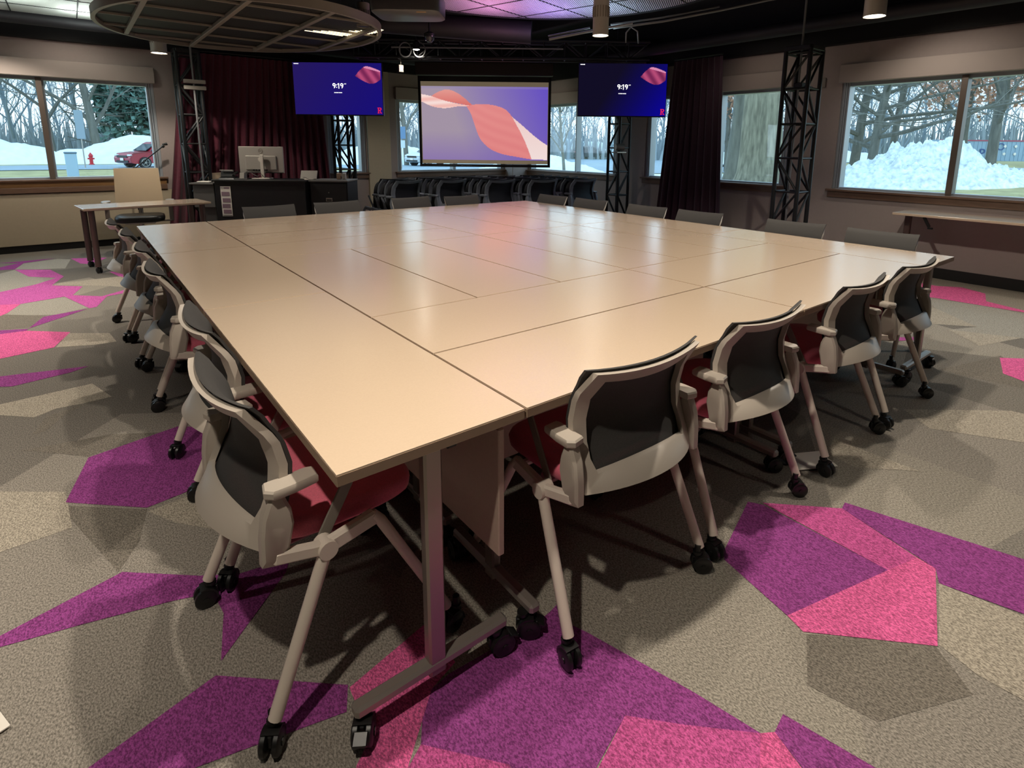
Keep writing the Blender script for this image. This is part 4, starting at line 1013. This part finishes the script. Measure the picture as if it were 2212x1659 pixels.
def mound(label, cx, cy, rx, ry, hh, rz, m_, seed, rough=.12, n=46, nam='snow_pile'):
    r = random.Random(seed); m = M(); vs = []; fs = []
    from mathutils import noise as N_
    for j in range(n + 1):
        for i in range(n + 1):
            u = -1 + 2 * i / n; v = -1 + 2 * j / n; d = min(1, math.hypot(u, v)); 
            a = N_.noise(V((u * 3 + seed, v * 3, 0))); b = N_.noise(V((u * 9 + seed, v * 9, 4))); c = N_.noise(V((u * 22, v * 22, seed)))
            z = hh * max(0, (1 - d ** 1.25)) * (1 + .35 * a) + (b * rough + c * rough * .7) * (1 - d ** 4) * 1.2
            x = u * rx * math.cos(rz) - v * ry * math.sin(rz); y = u * rx * math.sin(rz) + v * ry * math.cos(rz)
            vs.append((x, y, z - .25 * d ** 6))
    fs = [(j * (n + 1) + i, j * (n + 1) + i + 1, (j + 1) * (n + 1) + i + 1, (j + 1) * (n + 1) + i) for j in range(n) for i in range(n)]
    m.add(vs, fs); o = m.obj(nam, m_, angle=45, recalc=False); o.location = (cx, cy, g(cx, cy)); return tag(o, label, 'snow')
mound('tall rough pile of ploughed snow outside the right window', 29.1, 7.75, 4.9, 2.8, 1.75, -.68, dirty, 3, .34, n=110)
mound('lower tail of ploughed snow right of the tall snow pile', 31.2, 5.6, 3.0, 2.0, .6, -.9, dirty, 5, .2, n=50)
mound('low lumpy snow left of the tall snow pile', 27.8, 10.9, 2.4, 2.6, .55, -.6, dirty, 8, .2, n=50)
mound('long snow bank beyond the road at the far left outside the left window', -7.5, 54, 9, 3, 2.3, .05, snow, 11, .2, nam='snow_bank')
mound('long snow bank beyond the road behind the red car', 5, 53.5, 9, 2.6, 2.0, 0, snow, 12, .15, nam='snow_bank')
mound('snow bank seen through the window left of the projection screen', 20, 44, 6, 3, 1.8, -.5, snow, 13, .15, nam='snow_bank')
mound('snow bank by the parking lot seen right of the projection screen', 21, 25, 4.5, 3, 1.1, -.8, snow, 14, .15, nam='snow_bank')
mound('far snow bank behind the parking lot', 55, 60, 22, 4, 2.6, -.75, snow, 15, .25, nam='snow_bank')
mound('snow bank beyond the oak trunk', 46, 22, 10, 3.5, 1.2, -1.2, snow, 16, .15, nam='snow_bank')

# trees
def tree_mesh(seed, H, r0, levels, first, spread, nb, twig=1.0, up=.35, droop=0):
    R_ = random.Random(seed); m = M()
    def grow(p, d, L, r, lv):
        k = 4 if lv < 2 else 2; pts = [p]; rr = [r]
        for i in range(k):
            d = (d + V((R_.uniform(-1, 1), R_.uniform(-1, 1), R_.uniform(-.6, .8) - droop * lv)) * (.07 if lv == 0 else .20)).normalized()
            p = p + d * (L / k); pts.append(p); rr.append(r * (1 - .62 * (i + 1) / k))
        m.tube(pts, rr, 8 if lv == 0 else (5 if lv == 1 else 3))
        if lv >= levels: return
        n_ = nb[min(lv, len(nb) - 1)]
        for i in range(n_):
            t = first + (1 - first) * (i + R_.random() * .6) / n_ if lv == 0 else .25 + .75 * (i + R_.random()) / n_
            q = t * (len(pts) - 1); a = min(int(q), len(pts) - 2); pp = pts[a].lerp(pts[a + 1], q - a)
            az = i * 2.4 + R_.uniform(-.5, .5); td = (pts[a + 1] - pts[a]).normalized()
            ax = V((math.cos(az), math.sin(az), 0)); ax = (ax - td * ax.dot(td)).normalized()
            nd = (td * (1 - spread) + ax * spread + V((0, 0, up * (1 if lv else .6)))).normalized()
            grow(pp, nd, L * (R_.uniform(.42, .62) if lv == 0 else R_.uniform(.5, .75)), r * (1 - .6 * t) * R_.uniform(.42, .6), lv + 1)
    grow(V((0, 0, -.3)), V((0, 0, 1)), H, r0, 0)
    return m
def make_tree(kind, seed, H, r0, levels, first, spread, nb, m_, **k):
    root = thing('bare_tree' if kind != 'oak_with_leaves' else kind, 'x', 'tree')
    if kind == 'pine_tree': root.name = 'pine_tree'
    tree_mesh(seed, H, r0, levels, first, spread, nb, **k).obj('trunk_and_branches', m_, root, angle=50, recalc=False)
    return root
def leaves(root, seed, n, zc, rr, zr, m_, s=.16, nm='foliage'):
    R_ = random.Random(seed); m = M()
    for _ in range(n):
        a = R_.uniform(0, 2 * PI); q = math.sqrt(R_.random()) ; z = R_.gauss(0, .45)
        p = V((rr * q * math.cos(a), rr * q * math.sin(a), zc + zr * z)); u = V((R_.uniform(-1, 1), R_.uniform(-1, 1), R_.uniform(-1, 1))).normalized(); w = u.orthogonal().normalized()
        ss = s * R_.uniform(.6, 1.5); m.add([p - u * ss, p + w * ss * .7, p + u * ss, p - w * ss * .7], [(0, 1, 2, 3)])
    return m.obj(nm, m_, root, angle=0, recalc=False)
TA = make_tree('t', 1, 15, .34, 4, .16, .62, (13, 6, 4, 3), bark)
TB = make_tree('t', 2, 14, .26, 4, .22, .50, (12, 6, 4, 3), bark)
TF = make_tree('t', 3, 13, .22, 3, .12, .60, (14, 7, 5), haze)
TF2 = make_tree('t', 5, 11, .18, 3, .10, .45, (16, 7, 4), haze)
TC = make_tree('t', 4, 14, .30, 3, .14, .86, (22, 5, 3), bark, up=.02)
TO = make_tree('oak_with_leaves', 6, 10, .22, 3, .20, .7, (12, 6, 5), bark); leaves(TO, 6, 1100, 5.6, 3.2, 2.0, leafm, .15)
TP = make_tree('pine_tree', 7, 12, .25, 2, .08, .9, (30, 5), bark, up=-.05); leaves(TP, 9, 5200, 5.2, 3.2, 3.6, needles, .26)
first_use = {}
def plant(T, x, y, s, rz, label, group=None):
    z = g(x, y)
    if T.name not in first_use:
        first_use[T.name] = 1; o = T; o.location = (x, y, z); o.rotation_euler.z = rz; o.scale = (s,) * 3; o['label'] = label
    else: o = dup(T, (x, y, z), rz, label, scale=s)
    if group: o['group'] = group
    elif 'group' in o: del o['group']
plant(TA, 1.55, 60, 1.05, .3, 'big bare tree left of the red car, behind the hydrant')
plant(TB, -1.5, 62, 1.1, 1.0, 'bare tree just right of the brown window mullion at left')
plant(TA, -4.6, 58, .9, 2.2, 'bare tree left of the brown mullion outside the left window')
plant(TP, 5.6, 68, 1.15, .4, 'green pine behind the red car outside the left window')
plant(TB, 20.2, 40.5, .85, .7, 'bare tree with level branches outside the window left of the projection screen')
plant(TC, 34.2, 12.9, .9, .2, 'dark leaning tree nearest the left frame of the right window')
plant(TC, 32.3, 11.3, .85, 1.6, 'bare tree with level branches behind the left side of the tall snow pile')
plant(TB, 40.5, 13.2, .9, 2.9, 'slim tree behind the tall snow pile')
plant(TA, 46.0, 9.3, .95, 4.0, 'big bare tree standing before the storage containers')
plant(TO, 50.5, 11.9, 1.0, .8, 'small oak with orange leaves left of the storage containers')
plant(TO, 33.9, 20.8, .9, 2.3, 'oak with orange leaves outside the window right of the plum curtain')
plant(TB, 18.2, 19.6, .33, 1.1, 'young thin tree outside the window right of the projection screen')
plant(TF, 24.5, 31, .5, 2.0, 'small bare tree by the parking lot outside the window right of the projection screen')
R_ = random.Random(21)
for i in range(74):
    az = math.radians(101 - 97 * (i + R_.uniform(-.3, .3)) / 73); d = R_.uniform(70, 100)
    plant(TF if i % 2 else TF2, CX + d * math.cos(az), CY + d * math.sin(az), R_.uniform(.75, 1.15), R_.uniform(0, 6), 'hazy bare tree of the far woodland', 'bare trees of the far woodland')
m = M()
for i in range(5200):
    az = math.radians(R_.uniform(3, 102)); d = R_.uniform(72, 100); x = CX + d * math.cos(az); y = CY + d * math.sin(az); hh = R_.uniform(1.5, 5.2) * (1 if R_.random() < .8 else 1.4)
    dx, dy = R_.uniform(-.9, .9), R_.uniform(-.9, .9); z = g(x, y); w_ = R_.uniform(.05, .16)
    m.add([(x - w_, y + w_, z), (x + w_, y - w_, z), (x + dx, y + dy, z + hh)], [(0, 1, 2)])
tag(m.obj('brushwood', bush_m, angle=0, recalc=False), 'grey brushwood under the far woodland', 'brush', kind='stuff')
# big oak trunk
t = thing('oak_tree', 'huge old oak trunk close outside the window right of the plum curtain', 'tree', (20.6, 10.9, 0))
m = M(); rings = []
for z, r in ((-.4, 1.25), (0, 1.02), (.5, .84), (1.2, .76), (2.4, .72), (4, .66), (6, .6), (9, .5)):
    rings.append([V((r * (1 + .07 * math.sin(5 * a + z) + .05 * math.sin(11 * a + 2 * z)) * math.cos(a), r * (1 + .07 * math.sin(5 * a + z)) * math.sin(a), z)) for a in [2 * PI * i / 40 for i in range(40)]])
m.loft(rings); tr = m.obj('trunk', bark2, t, angle=60)
m = M(); m.tube([(0, 0, 5), (-1.5, 1.5, 7), (-3, 3, 9)], [.35, .25, .12], 8); m.tube([(0, 0, 6), (1.5, -1.8, 8), (2, -3, 10)], [.3, .2, .1], 8); m.obj('branch', bark2, t)
t = thing('bare_tree', 'second grey trunk just left of the huge oak trunk', 'tree', (24.2, 14.3, -.1))
m = M(); m.tube([(0, 0, -.3), (0, 0, .4), (.1, -.1, 3), (.0, .0, 8)], [.55, .36, .30, .24], 12); m.obj('trunk', bark, t)
# cars
def car(label, x, y, rz, col, name='car'):
    t = thing(name, label, 'car', (x, y, g(x, y)), rz); cm_ = mat(name + '_paint', col, .3, coat=.6)
    m = M(); W = .90
    low = [(-2.15, .35), (-2.18, .62), (-2.10, .80), (-1.95, .92), (-1.15, 1.02), (1.95, 1.06), (2.12, .95), (2.16, .45), (2.05, .32), (-1.95, .28)]
    m.loft([[V((a, s * w, b)) for a, b in low] for s, w in ((-1, W - .07), (-1, W), (1, W), (1, W - .07))]); m.obj('body', cm_, t, angle=30)
    top = [(-1.02, 1.0), (-.48, 1.52), (-.25, 1.62), (1.6, 1.60), (1.98, 1.32), (2.04, 1.03)]
    m = M(); rg = []
    for s in (-1, 1): rg.append([V((a, s * (W - .04 - .22 * max(0, b - 1.0)), b)) for a, b in top])
    m.loft(rg); m.obj('roof', cm_, t, angle=30)
    m = M()
    for s in (-1, 1):
        yy = s * (W - .045)
        for q in ([(-.95, 1.06), (-.38, 1.46), (.30, 1.48), (.30, 1.06)], [(.36, 1.06), (.36, 1.48), (1.25, 1.48), (1.35, 1.06)], [(1.41, 1.08), (1.32, 1.46), (1.55, 1.44), (1.82, 1.12)]):
            m.prism([(a, yy - s * .22 * (b - 1.0) + s * .006, b) for a, b in q], (0, s * .008, 0))
    m.prism([(-1.12, -.70, 1.06), (-1.12, .70, 1.06), (-.50, .64, 1.48), (-.50, -.64, 1.48)], (-.03, 0, .02)); m.prism([(2.02, -.7, 1.08), (2.02, .7, 1.08), (1.90, .66, 1.42), (1.90, -.66, 1.42)], (.03, 0, 0))
    m.obj('windows', mat(name + '_glass', '27343d', .08), t)
    for a in (-1.32, 1.32):
        for s in (-1, 1):
            m = M(); m.tube([(a, s * (W - .2), .34), (a, s * (W + .015), .34)], .35, 28); wl = m.obj('wheel', MAT['rubber'], t)
            m = M(); m.cyl((a, s * (W + .0), .34), (a, s * (W + .03), .34), .06, 12)
            for k in range(5):
                u = 2 * PI * k / 5; m.bar((a + .05 * math.cos(u), s * (W + .022), .34 + .05 * math.sin(u)), (a + .23 * math.cos(u), s * (W + .022), .34 + .23 * math.sin(u)), .07, .012)
            m.tube([(a + .24 * math.cos(u), s * (W + .02), .34 + .24 * math.sin(u)) for u in [2 * PI * k / 24 for k in range(24)]], .022, 6, closed=True); m.obj('rim', MAT['silver'], wl)
    m = M(); m.box((-2.185, 0, .72), (.03, 1.1, .14), .01); m.box((-2.19, 0, .42), (.03, 1.3, .12), .01); m.obj('grille', MAT['black'], t)
    m = M()
    for s in (-1, 1): m.box((-2.10, s * .70, .80), (.16, .30, .10), .02)
    m.obj('headlight', mat(name + '_headlight', 'dfe6ea', .2), t)
    m = M()
    for s in (-1, 1): m.box((2.12, s * .74, .92), (.1, .22, .18), .02)
    m.obj('taillight', mat(name + '_taillight', 'b01828', .3), t)
    m = M(); m.box((-2.21, 0, .55), (.01, .36, .16), .003); m.obj('licence_plate', MAT['paper'], t)
    m = M()
    for s in (-1, 1): m.box((-.75, s * (W + .07), 1.06), (.14, .18, .12), .03)
    m.obj('mirror', cm_, t)
    m = M()
    for s in (-1, 1): m.tube([(-.1, s * .68, 1.58), (0, s * .68, 1.62), (1.4, s * .68, 1.61), (1.5, s * .68, 1.57)], .02, 6)
    m.obj('roof_rail', MAT['silver'], t)
    return t
car('red compact suv parked on the road outside the left window', 4.1, 43.6, .42, 'a02838')
car('dark grey suv in the parking lot behind the right screen tower', 52.0, 52.5, 2.6, '3a4652')
car('white car glimpsed beside the left edge of the projection screen', 21.9, 39.2, .2, 'c9d2d6')
# street furniture
t = thing('utility_box', 'pale blue utility pillar on the grass outside the left window', 'utility box', (-.35, 31.3, g(0, 31)))
m = M(); m.box((0, 0, .55), (.42, .42, 1.1), .03); m.obj('body', mat('pale_blue_box', '9fb9cf', .6), t)
m = M(); m.box((0, 0, 1.12), (.46, .46, .07), .02); m.obj('lid', mat('box_lid', '5d7286', .6), t)
t = thing('fire_hydrant', 'red fire hydrant on the snow edge left of the red car', 'hydrant', (.75, 50.2, g(.7, 50)))
m = M(); m.lathe([(.16, 0), (.16, .06), (.11, .08), (.11, .55), (.14, .57), (.14, .62), (.11, .70), (.05, .78), (.03, .84)]); m.cyl((-.2, 0, .42), (.2, 0, .42), .055, 12); m.obj('body', mat('hydrant_red', 'c02a35', .5), t)
t = thing('sign_post', 'grey sign on a thin post between the utility pillar and the hydrant', 'sign', (.28, 43.5, -.2))
m = M(); m.cyl((0, 0, 0), (0, 0, 3.6), .035, 8); m.obj('post', MAT['silver'], t)
m = M(); m.box((0, -.04, 2.6), (.42, .03, 1.7), .01); m.obj('sign_board', mat('sign_back', '8fa0ae', .5), t)
t = thing('sign_post', 'blue and white sign outside the window left of the projection screen', 'sign', (17.0, 34.8, -.2))
m = M(); m.cyl((0, 0, 0), (0, 0, 3.1), .04, 8); m.obj('post', MAT['silver'], t)
m = M(); m.box((0, -.05, 2.4), (.6, .03, .8), .01, rz=-.6); m.obj('sign_board', mat('blue_sign', '5f83a8', .5), t)
m = M(); m.box((0, -.05, 1.65), (.5, .03, .5), .01, rz=-.6); m.obj('lower_sign', mat('white_sign', 'c6d2da', .5), t)
def lamp(label, x, y, hh):
    t = thing('street_lamp', label, 'street lamp', (x, y, g(x, y))); m = M(); m.cyl((0, 0, 0), (0, 0, hh), .09, 10); m.obj('pole', mat('pale_pole', 'b9c6ce', .5), t)
    m = M(); m.box((0, 0, hh), (.35, .35, .16), .05); m.obj('lamp_head', mat('pale_head', 'c9d4da', .5), t)
lamp('short pale lamp post behind the left side of the tall snow pile', 48.2, 18.4, 2.9)
lamp('pale lamp post by the parking lot right of the projection screen', 30.1, 33.1, 3.9)
# storage containers
cb = mat('container_pale_blue', '8fa9bd', .5); 
for i, (label, s0, L_) in enumerate((('long pale blue storage container with letters beyond the bare trees', -4.2, 8.6), ('second pale blue storage container at the right end of the first', 2.9, 4.6))):
    c0 = V((61.2, 13.9)) + V((.777, -.63)) * (s0 + L_ / 2 - 1.2) * .71
    t = thing('storage_container', label, 'container', (c0.x, c0.y, .46), -.681); t.scale = (.71,) * 3
    m = M(); m.box((0, 0, 1.3), (L_, 2.4, 2.6), .03)
    for k in range(int(L_ / .5)): m.box((-L_ / 2 + .3 + k * .5, -1.22, 1.3), (.12, .05, 2.2), 0)
    m.obj('body', cb, t)
    m = M(); m.box((0, -1.23, 2.55), (L_, .06, .14), .0); m.obj('top_stripe', mat('container_stripe', 'a84a60', .5), t)
    if i == 0:
        m = M(); m.cyl((-1.6, -1.28, 1.75), (-1.6, -1.30, 1.75), .62, 24); rd = m.obj('red_roundel', mat('roundel_red', 'c8304a', .5), t)
        text_mesh('letter_D', 'D', 1.0, MAT['paper'], t, (-1.6, -1.32, 1.75), 0)
        bl = mat('letter_blue', '2f4f86', .5)
        text_mesh('letter_P', 'P', 1.5, bl, t, (1.0, -1.29, 1.0), 0); text_mesh('letter_O', 'O', 1.2, bl, t, (3.2, -1.29, 1.8), 0)
    else:
        m = M()
        for k in (-1.4, -.1, 1.2):
            for q in (1.9, 1.0): m.cyl((k, -1.27, q), (k, -1.29, q), .17, 12)
        m.obj('white_emblems', MAT['paper'], t)

# ------------------------------------------------------------------ world, lights, camera
W_ = bpy.data.worlds.new('overcast_sky'); SC.world = W_; W_.use_nodes = True; nt = W_.node_tree
bg = nt.nodes['Background']; tc = nt.nodes.new('ShaderNodeTexCoord'); sp_ = nt.nodes.new('ShaderNodeSeparateXYZ'); cr = nt.nodes.new('ShaderNodeValToRGB')
cr.color_ramp.elements[0].color = (*srgb('cfdde4'), 1); cr.color_ramp.elements[1].color = (*srgb('b4d6ec'), 1); cr.color_ramp.elements[0].position = 0; cr.color_ramp.elements[1].position = .6
nt.links.new(tc.outputs['Generated'], sp_.inputs[0]); nt.links.new(sp_.outputs['Z'], cr.inputs[0]); nt.links.new(cr.outputs[0], bg.inputs['Color']); bg.inputs['Strength'].default_value = 2.7

WARM = (1, .89, .75)
for x, y, z, e, s, b in ((.55, .10, 2.60, 125, 2.25, .3), (2.45, .12, 2.60, 95, 2.25, .3), (-.65, -.45, 2.7, 95, 2.0, .5), (3.41, 2.68, 2.36, 60, 2.3, .3), (4.10, .70, 2.30, 85, 2.5, .25), (.62, 7.35, 2.44, 60, 2.4, .4), (.8, 3.4, 2.8, 120, 2.0, .4),
                         (-1.3, -2.3, 2.8, 25, 1.75, .6), (2.2, -1.9, 2.8, 48, 1.6, .7), (5.4, -1.4, 2.8, 100, 1.7, .7), (-2.2, 1.6, 2.8, 250, 1.6, .8), (-1.9, 5.2, 2.8, 360, 1.8, .8), (-1.0, 8.0, 2.7, 55, 2.4, .5), (3.0, 4.6, 2.85, 40, 2.0, .5), (3.61, 6.52, 2.70, 40, 2.6, .5)):
    spot(x, y, z, e, s, WARM, b)
for x, y, z, e, c in ((3.4, 4.3, 2.5, 6.0, (1, .42, .72)), (4.0, 4.0, 2.55, 6.0, (.5, .38, 1)), (4.35, 3.55, 2.5, 4.0, (.6, .9, 1)), (.0, 7.7, 2.66, 7, (.85, .95, .9)), (-.7, 7.2, 2.6, 8, (.85, .95, .9))):  # unseen lamps added to tint and brighten the ceiling clouds
    l = bpy.data.lights.new('cloud_fill', 'AREA'); l.energy = e; l.size = .25; l.color = c
    o = bpy.data.objects.new('cloud_fill', l); COL.objects.link(o); o.location = (x, y, z); o.rotation_euler = (PI, 0, 0)

for x, y, tg, e in ((6.2, 1.2, (7.1, .9, .9), 28), (6.2, -.6, (7.1, -.8, .9), 28), (6.1, 3.2, (7.1, 3.0, 1.4), 6), (-.2, 8.0, (-.2, 8.7, 1.6), 10), (5.9, 6.9, (6.6, 8.2, 1.2), 14)):  # unseen fill spots added to brighten the walls, no fixtures there
    spot(x, y, 2.74, e, 2.3, WARM, .8, .05, tg)
cam = bpy.data.cameras.new('camera'); co = bpy.data.objects.new('camera', cam); COL.objects.link(co); SC.camera = co
cam.sensor_width = 36; cam.sensor_fit = 'HORIZONTAL'; cam.lens = 1222.15 / 2212 * 36
cam.shift_x = (1106 - 1158.68) / 2212; cam.shift_y = (554.44 - 829.5) / 2212; cam.clip_end = 400; cam.clip_start = .05
rt = V((0.7769084628521956, -0.6295274718311933, 0.01041165493400531)); dn_ = V((-0.11297354229612155, -0.15565226136247912, -0.9813303991387473)); fw = V((0.6193950428359151, 0.7612276504059562, -0.1920475075800836))
Rm = Matrix((rt, -dn_, -fw)).transposed().to_4x4(); Rm.translation = V((-.347, -1.0734, 1.424)); co.matrix_world = Rm
SC.view_settings.view_transform = 'Standard'; SC.view_settings.look = 'None'; SC.view_settings.exposure = 0.2

GR = dict(truss_tower='black lattice truss towers', wall_screen='wall screens beside the projection screen', pendant_can_light='pendant can lights', curtain='velvet curtains',
          office_chair='cream office chairs', snow_pile='ploughed snow by the right window', snow_bank='snow banks outdoors', car='cars outdoors', storage_container='storage containers outdoors',
          ceiling_cloud='suspended ceiling clouds', side_table='narrow tables along the walls', cable_coil='cable coils on the ceiling truss', small_box='small boxes on the lockable cabinet',
          paper_sheet='papers on the carpet', street_lamp='lamp posts outdoors', sign_post='signs outdoors', ceiling_pipe='black ceiling pipes', conduit='pale ceiling conduits')
for o in list(COL.objects):
    k = o.name.split('.')[0]
    if o.parent is None and k in GR and 'group' not in o: o['group'] = GR[k]
